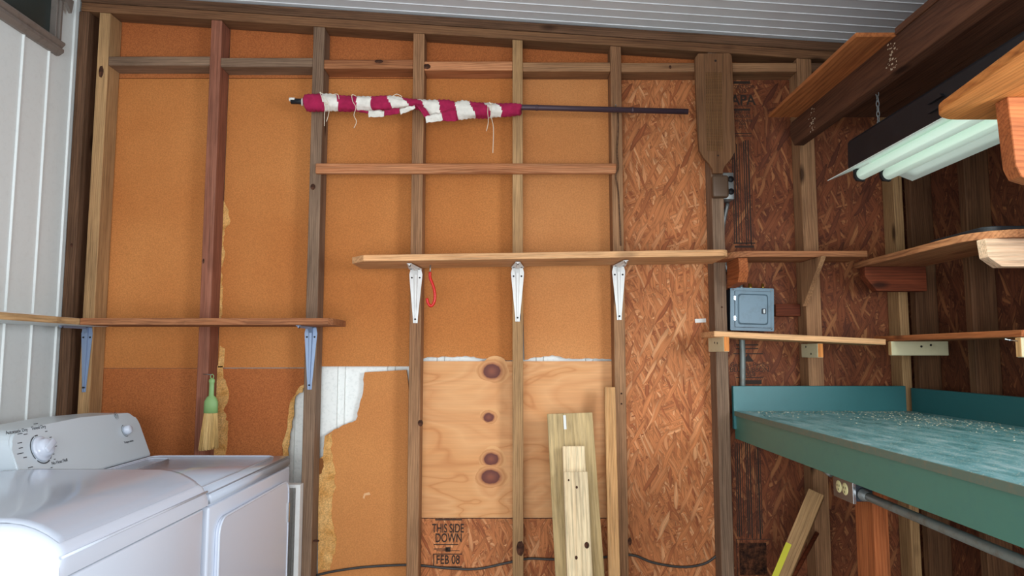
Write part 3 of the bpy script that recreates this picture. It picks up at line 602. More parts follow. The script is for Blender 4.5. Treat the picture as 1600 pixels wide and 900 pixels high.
tag(board('overhead_plank', (BX - .004, .35, BZ + .001), (1.117, 1.905, BZ + .021), 'beam', 'y'), 'narrow dark strip on top of the near part of the overhead beam', 'plank')
tag(board('overhead_plank', (1.120, .35, BZ + .001), (1.384, 2.600, BZ + .021), 'beam', 'y'), 'dark overhead board with knots between the beam and the lamp', 'plank')
tag(board('overhead_plank', (1.387, .35, BZ + .001), (XO - .002, 2.600, BZ + .021), 'beam', 'y'), 'dark overhead board against the right wall', 'plank')
tag(board('ledger_board', (XO - .022, .35, BZ - .088), (XO - .001, 2.60, BZ), 'beam', 'y'), 'dark ledger strip on the right wall under the overhead planks', 'ledger')
# foreground bracket shelf at the right border
pts = [(.80, .75), (XO - .002, .75), (XO - .002, 1.475)] + [(.955 - .07 * math.sin(R(a)), 1.395 + .08 * math.cos(R(a))) for a in range(0, 91, 10)]
tag(prism('wall_shelf', pts, 'z', 1.800, 1.819, 'orange', grain='y', r=.002), 'orange pine shelf board with a rounded corner in front of the lamp', 'shelf')
z0 = atY(1595, 285, 1.35).z
tag(prism('shelf_block', [(.968, 1.799), (.975, z0 + .03), (.985, z0 + .008), (1.01, z0), (XO - .002, z0), (XO - .002, 1.799)], 'y', 1.335, 1.372, 'cedar', r=.0015), 'reddish block with a rounded corner holding up the orange shelf board', 'shelf block')

# ------------------------------------------------------------------ fluorescent lamp
lt = thing('shop_light', 'black fluorescent shop light with two tubes hanging under the overhead beam', 'lamp', (1.18, 1.68, 1.9))
LY0, LY1 = 1.08, 2.28
prism('housing', [(1.106, 1.898), (1.108, 1.990), (1.116, 2.0), (1.246, 2.0), (1.254, 1.990), (1.256, 1.898), (1.240, 1.9025), (1.122, 1.9025)], 'y', LY0 + .01, LY1 - .01, 'black', lt)
prism('reflector', [(1.041, 1.866), (1.108, 1.893), (1.122, 1.899), (1.240, 1.899), (1.254, 1.893), (1.321, 1.866), (1.321, 1.8685), (1.255, 1.8955), (1.240, 1.9015), (1.122, 1.9015), (1.107, 1.8955), (1.041, 1.8685)], 'y', LY0, LY1, 'reflector', lt)
for x in (1.137, 1.222):
    lathe('fluorescent_tube', [(.016, 0), (.019, .004), (.019, 1.13), (.016, 1.134)], frame((x, 2.245, 1.880), (0, -1, 0)), 'tube', lt, 20)
    for yy in (2.247, LY0 + .012): prism('tube_socket', [(x - .021, 1.904), (x - .021, 1.874), (x - .014, 1.860), (x + .010, 1.858), (x + .015, 1.87), (x + .015, 1.904)], 'y', yy, yy + .012, 'blackrub', lt)
box('starter', (1.125, 2.17, 1.893), (1.14, 2.235, 1.904), 'whitemetal', lt)
for z in (1.955, 1.930): prism('vent_slot', [(1.745, z), (1.812, z), (1.812, z + .004), (1.803, z + .009), (1.754, z + .009)], 'x', 1.098, 1.1075, 'black', lt)
bm = bmesh.new()
for i in range(11):
    cx, cy, cz = 1.16, 2.17, 2.006 + i * .0165
    pts = []
    for k in range(13):
        a = 2 * math.pi * k / 12; u, v_ = .0045 * math.cos(a), .011 * math.sin(a)
        pts.append((cx + (u if i % 2 else 0), cy + (0 if i % 2 else u), cz + v_))
    tube_bm(bm, pts, .0013, 6, False)
link('chain', mesh_of(bm), None, 'galv', lt)
tube('hook', smoothpath([(1.16, 2.17, 2.188), (1.16, 2.17, 2.18), (1.172, 2.17, 2.172), (1.16, 2.17, 2.163), (1.152, 2.17, 2.17)]), .0016, 'galv', lt, 6)
la = area('fluorescent_light', (1.18, 1.68, 1.855), (1.18, 1.68, 0), .2, 1.1, 4.5, (0.88, 1.0, 0.93)); la.rotation_euler = (0, 0, 0)
la = area('fluorescent_light', (1.18, 1.68, 1.868), (1.18, 1.68, 5), .24, 1.1, .26, (0.88, 1.0, 0.93)); la.rotation_euler = (math.pi, 0, 0)

# ------------------------------------------------------------------ workbench
BT = 1.077
be = thing('workbench', 'teal painted workbench with a worn speckled top at the right', 'workbench', (1.2, 1.6, 0))
box('bench_top', (.866, .40, BT - .019), (XR - .022, 2.768, BT), 'benchtop', be)
box('apron', (.871, .40, BT - .108), (.891, F - .001, BT - .0195), 'teal', be)
box('backsplash', (.862, 2.769, BT - .07), (1.535, F - .001, 1.173), 'tealback', be)
box('backsplash', (XR - .021, .40, BT - .07), (XR - .001, 2.768, 1.166), 'tealback', be)
box('edge_strip', (.8635, .40, BT - .0185), (.8658, 2.768, BT - .0005), paint('worn_dark_edge', '5c6a5c', .6, dirt=.6, dcol='7a6a52', dscale=40), be, 0)
for y0 in (1.972, .50): board('leg', (.987, y0, .001), (1.028, y0 + .104, BT - .02), 'cedar', 'z', be)
bm = bmesh.new(); rk = random.Random(5)
for i in range(900):
    if i % 3 == 0: x, y = rk.uniform(.9, 1.53), 2.755 - abs(rk.gauss(0, .10))
    elif i % 3 == 1: x, y = 1.50 - abs(rk.gauss(0, .09)), rk.uniform(1.7, 2.75)
    else: x, y = rk.gauss(1.36, .10), rk.gauss(2.35, .13)
    x = max(.88, min(1.545, x)); sz = rk.uniform(.0012, .0036); a = rk.uniform(0, 3.14); z = BT + .0004
    d1 = Vector((math.cos(a), math.sin(a), 0)) * sz; d2 = Vector((-math.sin(a), math.cos(a), 0)) * sz * .5; p = Vector((x, min(y, 2.76), z)); up = Vector((0, 0, .0012))
    v = [bm.verts.new(p - d1 - d2), bm.verts.new(p + d1 - d2), bm.verts.new(p + d1 + d2 + up), bm.verts.new(p - d1 + d2 + up)]; bm.faces.new(v)
o = tag(link('wood_chips', mesh_of(bm), None, paint('pale_sawdust', 'e0d4b8', .9)), 'pale sawdust and chips scattered on the teal bench top', 'sawdust'); o['kind'] = 'stuff'
# outlet and conduit under the bench
ot = thing('bench_outlet', 'metal outlet box with two ivory sockets under the bench apron', 'outlet', (.95, 2.0, .9))
zc = atX(1318, 761, .93).z; ya, yb = atX(1302, 755, .93).y, atX(1333, 770, .93).y
box('outlet_box', (.936, yb + .004, zc - .030), (.986, ya - .004, zc + .026), 'paneldark', ot, .002)
box('cover_plate', (.929, yb, zc - .036), (.936, ya, zc + .030), 'greybrown', ot, .0025, 2)
box('plate_rim', (.9292, yb - .001, zc - .036), (.938, yb + .003, zc + .030), 'mirror', ot, .001)
for yy in ((ya + yb) / 2 + .022, (ya + yb) / 2 - .016):
    lathe('socket', [(.017, 0), (.017, .0015), (.015, .0025)], frame((.9295, yy, zc - .003), (-1, 0, 0), (0, 1, 0)), 'cream', ot, 24)
    for dy, dz in ((.006, .003), (-.006, .003), (0, -.008)): box('socket_slot', (.9262, yy + dy - .001, zc - .003 + dz - .003), (.9272, yy + dy + .001, zc - .003 + dz + .003), 'screw', ot, 0)
tag(tube('conduit_pipe', [(.957, yb - .002, zc - .010), (.957, 1.80, zc - .012), (.957, 1.2, zc - .016), (.957, .45, zc - .02)], .0115, 'conduit', None, 14), 'weathered grey conduit running under the bench edge from the outlet box', 'conduit')
lathe('connector', [(.017, 0), (.017, .012), (.013, .016), (.013, .035)], frame((.957, yb + .0035, zc - .010), (0, -1, 0)), 'galv', ot, 12)
tube('conduit_stub', [atX(1298, 741, .95), atX(1289, 735, .95)], .009, 'galv', ot, 10)

# ------------------------------------------------------------------ electrical things on the wall
a, b_ = atY(1142, 517, 2.80), atY(1208, 450, 2.80)
rt = Matrix.Rotation(R(1.6), 4, 'Y'); cx, cz = (a.x + b_.x) / 2, (a.z + b_.z) / 2; hw, hh = (b_.x - a.x) / 2, (b_.z - a.z) / 2
fz = thing('fuse_box', 'blue-grey steel fuse box with an embossed door beside the grey stud', 'fuse box', (cx, 2.84, cz - hh)); B0 = Matrix.Translation((cx, 2.80, cz)) @ rt
def fpart(name, pts, y0, y1, mat, par=None, bev=0):
    bm = bmesh.new(); f0 = [bm.verts.new((x, y0, z)) for x, z in pts]; k = 1 - bev
    mx = sum(p[0] for p in pts) / len(pts); mz = sum(p[1] for p in pts) / len(pts)
    f1 = [bm.verts.new((mx + (x - mx) * k, y1, mz + (z - mz) * k)) for x, z in pts]; n = len(pts)
    bm.faces.new(f0); bm.faces.new(f1[::-1])
    for i in range(n): j = (i + 1) % n; bm.faces.new((f0[i], f0[j], f1[j], f1[i]))
    return link(name, mesh_of(bm), B0, mat, par or fz)
fpart('cabinet', rounded(-hw + .004, -hh + .003, hw - .004, hh - .003, .003, 2), .0785, .002, 'paneldark')
fpart('cover', rounded(-hw, -hh, hw, hh, .004, 3), .002, -.001, 'panelblue')
dr = fpart('door', rounded(-hw + .018, -hh + .014, hw - .013, hh - .014, .004, 3), -.001, -.004, 'panelblue')
fpart('door_gap', rounded(-hw + .0165, -hh + .0125, hw - .0115, hh - .0125, .004, 3), -.0008, -.0018, 'paneldark')
fpart('door_panel', rounded(-hw + .028, -hh + .024, hw - .024, hh - .024, .012, 4), -.004, -.0085, 'panelblue', dr, .09)
fpart('latch', rounded(hw - .052, -.018, hw - .034, .004, .004, 3), -.0085, -.011, 'paneldark', dr)
fpart('latch', rounded(hw - .047, -.015, hw - .040, .001, .002, 2), -.011, -.015, 'galv', dr)
for z in (.035, -.045): fpart('hinge', rounded(-hw + .013, z, -hw + .020, z + .016, .002, 2), -.002, -.007, 'mirror')
for x, z in ((-hw + .01, hh - .008), (hw - .01, hh - .008), (hw - .01, -hh + .01)): lathe('screw', [(.0035, 0), (.003, .002)], B0 @ frame((x, -.001, z), (0, -1, 0)), 'galv', fz, 10)
for dx, mt, rr in ((-.03, 'galv', .009), (.007, 'brass', .010), (.058, 'brass', .007)):
    lathe('conduit_fitting', [(rr, 0), (rr, .008), (rr * .75, .009), (rr * .75, .020)], Matrix.Translation((cx + dx, 2.835, cz + hh + .0005)), mt, fz, 14)
tag(tube('conduit_pipe', smoothpath([(cx - .058, 2.862, cz + hh + .001), (cx - .058, 2.863, 1.62), (.8735, 2.864, 1.66), (.868, 2.866, 1.80), tuple(atY(1137, 318, 2.866))], 5), .0085, 'galv', None, 12), 'thin grey conduit rising from the fuse box past the shelf to the small outlet', 'conduit')
tag(tube('conduit_pipe', smoothpath([(cx - .022, 2.866, cz - hh - .004), (cx - .022, 2.866, 1.28), (cx - .026, 2.866, 1.15), (cx - .026, 2.866, 1.02)], 4), .0115, 'conduit', None, 12), 'grey conduit dropping from the fuse box behind the bench backsplash', 'conduit')
# small outlet with open brown lid, beneath the paddle
ot = thing('covered_outlet', 'small grey outlet box with an open brown lid under the paddle handle', 'outlet', (.87, 2.82, 1.93))
a, b_ = atY(1131, 311, 2.80), atY(1147, 269, 2.80)
box('outlet_box', (.856, 2.805, a.z), (b_.x, P - .001, b_.z), 'galv', ot, .003, 2)
for zz in (a.z + .032, b_.z - .028): lathe('socket', [(.013, 0), (.013, .003)], frame((b_.x - .013, 2.8055, zz), (0, -1, 0)), 'blackrub', ot, 18)
c1, c2 = atY(1114, 308, 2.755), atY(1139, 273, 2.755)
box('lid', (c1.x, 2.755, c1.z), (c2.x, F - .0005, c2.z), paint('brown_cover', '5e4a3a', .45, .2), ot, .010, 4)

# ------------------------------------------------------------------ wooden paddle
py0, py1 = F - .021, F - .003
pt = thing('wooden_paddle', 'old brown wooden paddle with grooved face hanging on the wall', 'paddle', (.8, F, 2.0))
o2 = [(1091, 83.5), (1139, 83), (1143, 86), (1144, 92), (1146, 150), (1149, 225), (1148, 238), (1142, 249), (1133, 259), (1130, 266), (1130, 271), (1114, 271), (1113, 264), (1109, 257), (1100, 247), (1093, 235), (1090, 200), (1087, 120), (1086.5, 90)]
q = [atY(x, y, py0) for x, y in o2]; prism('paddle_blade', [(p.x, p.z) for p in q], 'y', py0, py1, 'oldbrown', pt, grain='z', r=.001)
bm = bmesh.new()
for i in range(9):
    a, b_ = atY(1105 + i * 2.9, 236, py0), atY(1103 + i * 2.9, 113, py0)
    vs = [bm.verts.new(p) for p in ((a.x - .0012, py0 + .0005, a.z), (a.x + .0028, py0 + .0005, a.z), (a.x + .0008, py0 - .0022, a.z), (b_.x - .0012, py0 + .0005, b_.z), (b_.x + .0028, py0 + .0005, b_.z), (b_.x + .0008, py0 - .0022, b_.z))]
    for f in ((0, 1, 2), (5, 4, 3), (0, 2, 5, 3), (1, 4, 5, 2), (0, 3, 4, 1)): bm.faces.new([vs[k] for k in f])
link('ribbing', mesh_of(bm), None, wood('dark_rib', '50341c', '86623c', knots=0), pt)
for px, py, rr in ((1118, 95, .005), (1122, 243, .004)): lathe('nail_hole', [(rr, 0), (rr * .9, .0012)], frame(atY(px, py, py0), (0, -1, 0)), 'stamp', pt, 12)

# ------------------------------------------------------------------ furled flag
FY = 2.745
ft = thing('furled_flag', 'crimson and white striped flag furled around a dark pole below the ceiling', 'flag', atY(760, 170, FY))
pa, pb = atY(466, 158.5, FY), atY(1075, 174.5, FY)
tube('pole', [pa, pa + (pb - pa) * .5, pb], .0112, 'pole', ft, 14)
d = (pb - pa)
for t_ in (.36, .605): tube('pole_joint', [pa + d * (t_ + .25), pa + d * (t_ + .256)], .0124, 'pole', ft, 14)
tube('pole_cap', [pa - d * .018, pa + d * .035], .0115, 'black', ft, 12); tube('pole_clip', [pa + d * .01 + Vector((0, 0, .012)), pa + d * .012 + Vector((0, -.012, .004)), pa + d * .012 + Vector((0, -.008, -.020))], .0035, 'flagwhite', ft, 8)
tube('pole_cap', [pa - d * .022 + Vector((0, -.004, .006)), pa - d * .008 + Vector((0, -.004, .006))], .008, 'flagwhite', ft, 8)
stops = [478, 505, 527, 557, 580, 607, 632, 657, 684, 711, 736, 760, 778, 814]
prof = [(478, 148, 174), (486, 147, 175), (505, 147, 175), (520, 147, 174), (527, 148, 174), (545, 149, 174), (557, 150, 173.5), (580, 151, 173), (600, 150, 173), (615, 151, 172), (632, 153, 170), (645, 154.5, 168), (657, 155, 172), (668, 155, 183), (684, 155.5, 186), (700, 156, 188), (711, 160, 189), (722, 158, 188), (736, 160, 186), (760, 161, 184.5), (778, 161.5, 183), (800, 161, 181.5), (812, 162, 180), (814, 164, 178)]
def pr(px):
    for (x0, a0, b0), (x1, a1, b1) in zip(prof, prof[1:]):
        if x0 <= px <= x1: t_ = (px - x0) / (x1 - x0); return a0 + (a1 - a0) * t_, b0 + (b1 - b0) * t_
    return prof[-1][1:]
bm = bmesh.new(); rings = []; xs = [478 + 336 * i / 168 for i in range(169)]; seg = 36; rk = random.Random(8)
for x in xs:
    u_, l_ = pr(x); ce = atY(x, (u_ + l_) / 2, FY); rr = (l_ - u_) / 2 / 395
    ry = min(rr * .95, .030); tw = x * .055
    edge = 1 + .05 * math.sin(x * .9)
    row = []
    for k in range(seg):
        a = 2 * math.pi * k / seg; fold = 1 + .09 * math.sin(3 * a + tw) * (1 if 590 < x < 770 else .45) + .035 * math.sin(7 * a - x * .12)
        row.append(bm.verts.new((ce.x + .004 * math.sin(2 * a + x * .05), ce.y + ry * fold * math.cos(a), ce.z + rr * fold * edge * math.sin(a))))
    rings.append(row)
for i, (a, b_) in enumerate(zip(rings, rings[1:])):
    for k in range(seg):
        f = bm.faces.new((a[k], a[(k + 1) % seg], b_[(k + 1) % seg], b_[k])); an = 2 * math.pi * k / seg
        xx = xs[i] + 5 * math.sin(an * 1 + .6) * (1 if xs[i] > 600 else .35); j = sum(1 for s_ in stops[1:-1] if xx >= s_); f.material_index = j % 2
bm.faces.new(rings[0][::-1]); bm.faces.new(rings[-1])
me = mesh_of(bm, smooth=True); me.materials.append(M['flagred']); me.materials.append(M['flagwhite']); link('flag_cloth', me, None, None, ft)
# loose folds of cloth
def fold(px, cols, dy=.034, th=.004):
    for (quad, mt) in px:
        q = [atY(x, y, FY - dy) for x, y in quad]; bm = bmesh.new()
        top_ = [q[0].lerp(q[1], i / 6) for i in range(7)]; bot = [q[3].lerp(q[2], i / 6) for i in range(7)]; g_ = []
        for j in range(4):
            g_.append([bm.verts.new(top_[i].lerp(bot[i], j / 3) + Vector((0, (-.006 * math.sin(j / 3 * 3.14) + .003 * math.sin(i * 1.3 + j)) + (.012 if j == 0 else 0), .0015 * math.sin(i * 2.1)))) for i in range(7)])
        for A_, B_ in zip(g_, g_[1:]):
            for i in range(6): bm.faces.new((A_[i], A_[i + 1], B_[i + 1], B_[i]))
        ge = bmesh.ops.extrude_face_region(bm, geom=list(bm.faces)); bmesh.ops.translate(bm, vec=(0, th, 0), verts=[v for v in ge['geom'] if isinstance(v, bmesh.types.BMVert)])
        link('loose_fold', mesh_of(bm, smooth=False), None, mt, ft)
fold([([(575, 170), (601, 171), (600, 182), (576, 183)], 'flagwhite'), ([(600, 170), (624, 166), (624, 177), (600, 181)], 'flagred'), ([(624, 168), (647, 163), (649, 169), (626, 179)], 'flagwhite'),
      ([(552, 172), (576, 172), (576, 177), (556, 174)], 'flagred'), ([(648, 160), (662, 165), (672, 180), (664, 184)], 'flagred'), ([(664, 178), (689, 173), (692, 188), (666, 192)], 'flagwhite'), ([(689, 172), (712, 164), (713, 189), (691, 189)], 'flagred')], 0)
for pts in ([(504, 147), (500, 144), (502, 150), (508, 165), (507, 180), (507, 197)], [(506, 150), (512, 160), (514, 175), (510, 190)], [(556, 150), (550, 148), (551, 158), (556, 168), (553, 180), (557, 190), (553, 200)],
            [(763, 162), (762, 175), (763, 190), (760, 205)], [(768, 162), (767, 180), (771, 200), (770, 239)], [(612, 151), (620, 147), (628, 151)], [(515, 149), (527, 147), (530, 155)]):
    tube('string', smoothpath([atY(x, y, FY - .038) for x, y in pts], 4), .0012, 'string', ft, 6)
for x0 in (509, 766): tube('knot', [atY(x0 - 2, 160, FY - .040), atY(x0 + 2, 163, FY - .040)], .003, 'string', ft, 6)
for px, py in ((962, 165),): tag(tube('nail', [atY(962, 166, F), atY(962, 164, F - .055)], .0022, 'galv', None, 8), 'nail holding the bare end of the flag pole on a stud', 'nail')
for i, (pts, lab) in enumerate((([(965, 173), (966, 200), (964, 235), (966, 262), (962, 275), (966, 300), (969, 360), (970, 384)], 'thin dark cord hanging down the stud from the flag pole'),)):
    tag(tube('cord', smoothpath([atY(x, y, F - .004) for x, y in pts if y < 250] + [atY(x, y, F - .026) for x, y in pts if 250 < y < 280] + [atY(x, y, F - .004) for x, y in pts if y > 280], 4), .003, 'stud_dark', None, 6), lab, 'cord')

# ------------------------------------------------------------------ hook, broom, cable
tr = thing('screw_hook', 'red vinyl-coated hook screwed into the underside of the long shelf', 'hook', atY(673, 418, 2.70))
hp = [atY(x, y, 2.70) for x, y in ((672.5, 417), (672, 426))]; tube('screw_shank', [Vector((hp[0].x, 2.70, msz(hp[0].x) + .001)), hp[1]], .0026, 'galv', tr, 8)
tube('hook_bend', smoothpath([atY(x, y, 2.70) for x, y in ((672, 425), (672, 434), (676, 444), (679, 455), (679.5, 467), (677, 475), (673, 478), (669, 474), (667, 466))], 5), .0056, 'red', tr, 10)
bx = atY(331, 600, 2.755); br = thing('whisk_broom', 'whisk broom with a sage green handle hanging from the red-brown stud', 'broom', bx)
zt, zh, zm, zb = (atY(331, y, 2.755).z for y in (593, 618, 644, 703))
lathe('broom_handle', [(.004, zt - bx.z + .006), (.011, zt - bx.z), (.012, zt - bx.z - .008), (.0095, zt - bx.z - .014), (.010, zh - bx.z), (.019, zh - bx.z - .008), (.0265, zh - bx.z - .024), (.0275, zm - bx.z - .002), (.021, zm - bx.z - .004)], Matrix.Translation(bx), 'greenplastic', br, 22, .6)
tube('hanging_loop', smoothpath([bx + Vector(p) for p in ((-.004, 0, zt - bx.z + .003), (-.006, 0, zt - bx.z + .014), (0, 0, zt - bx.z + .02), (.006, 0, zt - bx.z + .014), (.004, 0, zt - bx.z + .003))]), .0018, 'greenplastic', br, 6)
bm = bmesh.new(); rk = random.Random(3)
for i in range(420):
    a = rk.uniform(0, 6.28); r_ = math.sqrt(rk.random()); x0, y0 = .025 * r_ * math.cos(a), .012 * r_ * math.sin(a)
    e = Vector((x0 * 1.5 - .004 + rk.gauss(0, .002), y0 * 1.3, zb - bx.z + rk.uniform(-.001, .012) + x0 * .25)); s_ = Vector((x0, y0, zm - bx.z)); mdl = s_.lerp(e, .5) + Vector((rk.gauss(0, .001), 0, 0))
    tube_bm(bm, [s_, mdl, e], .0011, 4)
me = mesh_of(bm); A = AX['z']; me.transform(A.inverted()); link('broom_bristles', me, Matrix.Translation(bx) @ A, 'straw', br)
tag(tube('nail', [Vector((bx.x, 2.789, atY(331, 587, 2.755).z + .002)), Vector((bx.x, 2.738, atY(331, 587, 2.755).z + .002))][0:0] + [Vector((-1.215, F, bx.z + (zt - bx.z) + .0195)), Vector((-1.195, 2.775, zt + .0195)), Vector((bx.x, 2.748, zt + .0185))], .0016, 'galv', None, 6), 'bent nail from which the whisk broom hangs', 'nail')
cp = [(494, 899, 2.872), (520, 893, 2.872), (560, 887, 2.872), (600, 884, 2.872), (650, 883, 2.872), (700, 888, 2.870), (745, 889, 2.870), (790, 880, 2.870), (825, 873, 2.870), (865, 874, 2.870), (930, 872, 2.870), (985, 867, 2.870), (1020, 879, 2.872), (1065, 886, 2.872), (1100, 881, 2.872), (1120, 868, 2.872), (1133, 857, 2.872)]
tag(tube('power_cable', smoothpath([atY(*p) for p in cp], 5), .0048, 'cable', None, 8), 'black cable sagging through the studs along the bottom of the wall', 'cable')

# ------------------------------------------------------------------ leaning lumber
def lean(name, tl, tr_, bl, Ytop, Ybot, th, mat, label, cat='board', zcut=.002, parent=None, grp=None, bev=.002, kn=()):
    """board leaning on the wall: top corners tl,tr (pixels at Ytop), a lower point bl on its left edge at Ybot; reaches the floor"""
    A = atY(*tl, Ytop); Bv = atY(*tr_, Ytop); Cc = atY(*bl, Ybot); wdt = (Bv - A).length
    d_ = (Cc - A).normalized(); u_ = (Bv - A); u_ = (u_ - d_ * u_.dot(d_)).normalized(); n_ = u_.cross(d_)   # n faces camera
    if n_.y > 0: n_ = -n_
    L = (A.z - zcut - max(0, -0)) / -d_.z - th * abs(n_.z / d_.z)
    Wd = Matrix((d_, u_, n_)).transposed().to_4x4(); Wd.translation = A + d_ * (L / 2) + u_ * (wdt / 2) - n_ * (th / 2)
    bm = bmesh.new(); bmbox(bm, (-L / 2, -wdt / 2, -th / 2), (L / 2, wdt / 2, th / 2)); bevel(bm, bev)
    o = link(name, mesh_of(bm), Wd, mat, parent)
    if label: tag(o, label, cat, grp)
    for (u, v_, rr) in kn:
        bm = bmesh.new(); n = 16; ring = [bm.verts.new((rr * 1.3 * math.cos(6.2832 * k / n), rr * math.sin(6.2832 * k / n), 0)) for k in range(n)]; bm.faces.new(ring)
        link('knot', mesh_of(bm), Wd @ Matrix.Translation((-L / 2 + u, wdt * v_, th / 2 + .0006)), KM['k'], o)
    return o, Wd, L, wdt
G = 'boards leaning against the wall'
o, Wd, L, wt = lean('leaning_board', (855, 646.5), (925.5, 643), (868, 900), 2.742, 2.58, .020, 'treated', 'wide greenish board with a pale smear, backmost of the leaning boards', grp=G)
lean('leaning_board', (879, 697), (913.5, 696), (886, 900), 2.655, 2.53, .036, 'pale', 'short two-by-four peeking out behind the front pale board', grp=G)
lean('leaning_board', (880.5, 737), (918, 735.5), (886.5, 900), 2.588, 2.48, .038, 'pale', 'pale two-by-four with small knots, front of the leaning boards', grp=G, kn=((.055, .02, .004), (.25, .32, .0085), (.29, -.12, .005), (.03, -.3, .003)))
lean('leaning_board', (944.5, 604.5), (961, 602.5), (951, 900), 2.752, 2.60, .030, 'tan', 'tall narrow tan strip leaning just left of the brown stud', grp=G)
o = [x for x in bpy.data.objects if x.get('label', '').startswith('wide greenish board')][0]
bm = bmesh.new(); bmbox(bm, (-.004, -.004, 0), (.05, .006, .0004)); Wo = WM[o]; lo = min(v.co.x for v in o.data.vertices)
link('pale_smear', mesh_of(bm), Wo @ Matrix.Translation((lo + .012, -.022 if (Wo @ Vector((0, -1, 0, 0))).x < 0 else .022, .0102)), 'paper', o)
# diagonal stick under the bench with a yellow tag
A, Bq = atY(1276, 770, 2.66), atY(1222, 900, 2.60); d_ = (Bq - A).normalized(); L = (A.z - .03) / -d_.z
n0 = Vector((-.55, -.83, 0)); n_ = (n0 - d_ * n0.dot(d_)).normalized(); u_ = n_.cross(d_)
Wd = Matrix((d_, u_, n_)).transposed().to_4x4(); Wd.translation = A + d_ * (L / 2)
st = thing('leaning_stick', 'square treated post with a yellow label leaning under the bench', 'board', A + d_ * L)
bm = bmesh.new(); bmbox(bm, (-L / 2, -.028, -.019), (L / 2, .028, .019)); bevel(bm, .002); link('post', mesh_of(bm), Wd, 'stud_pale', st)
bm = bmesh.new(); t0 = .21 if L > .5 else .1
e0 = -L / 2 + .215; bmbox(bm, (e0, .008 if u_.x < 0 else -.028, .0191), (e0 + .16, .028 if u_.x < 0 else -.008, .0197)); link('yellow_label', mesh_of(bm), Wd, 'yellow', st)
A, Bq = atY(1277, 832, 2.76), atY(1240, 900, 2.72); d_ = (Bq - A).normalized(); tag(tube('thin_stick', [A, A + d_ * ((A.z - .02) / -d_.z)], .008, 'cedar_dark', None, 8), 'thin dark stick leaning beside the treated post under the bench', 'stick')
mf = thing('metal_frame', 'thin white metal angle standing between the dryer and the grey stud', 'metal trim', (-.82, 2.72, 0))
zz = atY(466, 757, 2.74).z; x1 = atY(470, 757, 2.74).x
box('upright', (x1 - .018, 2.735, .001), (x1, 2.775, zz), 'whitemetal', mf); box('top_bar', (x1 - .075, 2.735, zz - .012), (x1 - .018, 2.775, zz), 'whitemetal', mf)

# ------------------------------------------------------------------ dryer
DX, DY0, DY1, DT = -.833, 1.984, 2.690, .918
dt = thing('clothes_dryer', 'white clothes dryer with a dial console, nearest the back wall', 'dryer', (-1.18, 2.31, 0))
box('cabinet', (-1.56, DY0, .001), (DX, DY1, .878), 'white', dt, .006, 3)
bm = bmesh.new(); bmbox(bm, (-1.56, DY0 - .001, .8795), (DX + .002, DY1 + .001, DT)); bmesh.ops.bevel(bm, geom=[e for e in bm.edges], offset=.007, segments=3, affect='EDGES')
link('top_panel', mesh_of(bm, smooth=True), None, 'lid', dt)
for lo_x, hi_x, lo_y, hi_y in ((-1.335, DX - .05, DY0 + .035, DY1 - .02),):
    tube('top_rim', [Vector((x, y, DT + .0005)) for x, y in rounded(lo_x, lo_y, hi_x, hi_y, .03)] + [Vector((hi_x, hi_y - .03, DT + .0005))], .0028, 'white', dt, 8)
tube('top_rim', [Vector((x, y, DT + .0005)) for x, y in rounded(-1.32, DY0 + .06, -1.24, DY1 - .08, .02)] + [Vector((-1.24, DY1 - .10, DT + .0005))], .002, 'white', dt, 8)
dd = prism('door', rounded(DY0 + .045, .16, DY1 - .045, .835, .045), 'x', DX + .0005, DX + .012, 'white', dt, r=.002)
tube('door_rim', [Vector((DX + .012, y, z)) for y, z in rounded(DY0 + .045, .16, DY1 - .045, .835, .045)] + [Vector((DX + .012, DY1 - .045, .79))], .0035, 'white', dd, 8)
for z in (.72, .30):
    box('hinge', (DX + .009, DY1 - .052, z - .035), (DX + .0175, DY1 - .040, z + .035), 'mirror', dd, .001)
# slanted console
CX0, CX1, CZT = -1.350, -1.412, 1.082
pl = [(DY0 + .01, DT), (DY1 - .005, DT)] + [(DY1 - .075 + .058 * math.cos(R(a)), CZT - .055 + .055 * math.sin(R(a))) for a in range(0, 91, 10)] + [((DY0 + DY1) / 2, CZT + .008)] + [(DY0 + .06 - .05 * math.sin(R(a)), CZT - .05 + .05 * math.cos(R(a))) for a in range(0, 91, 15)]
bm = bmesh.new(); sl = (CX1 - CX0) / (CZT - DT)
f0 = [bm.verts.new((CX0 + (z - DT) * sl, y, z + .0005)) for y, z in pl]; f1 = [bm.verts.new((-1.55, y, z + .0005)) for y, z in pl]; n = len(pl)
bm.faces.new(f0); bm.faces.new(f1[::-1])
for i in range(n): j = (i + 1) % n; bm.faces.new((f0[i], f0[j], f1[j], f1[i]))
bmesh.ops.bevel(bm, geom=[e for e in bm.edges if all(v in f0 for v in e.verts)], offset=.006, segments=3, affect='EDGES')
co = link('console', mesh_of(bm), None, 'console', dt)
cn = Vector((CZT - DT, 0, -(CX1 - CX0))).normalized(); cp0 = Vector((CX0, 2.3, DT))
def onc(px, py, lift=0): return atP(px, py, cp0, cn) + cn * lift
fr = lambda px, py, lift=.0004: frame(onc(px, py, lift), cn, (0, 1, 0))
K = fr(64, 702); lathe('dial', [(.038, 0), (.038, .006), (.034, .009), (.027, .010), (.025, .024), (.021, .028)], K, 'white', co, 36)
bm = bmesh.new(); bmbox(bm, (-.010, -.024, .010), (.010, .030, .032)); bevel(bm, .004, 2); link('dial_grip', mesh_of(bm, smooth=True), K @ Matrix.Rotation(R(-62), 4, 'Z'), 'white', co)
K2 = fr(195.5, 673); lathe('knob', [(.017, 0), (.017, .010), (.014, .020), (.012, .022)], K2, 'white', co, 24)
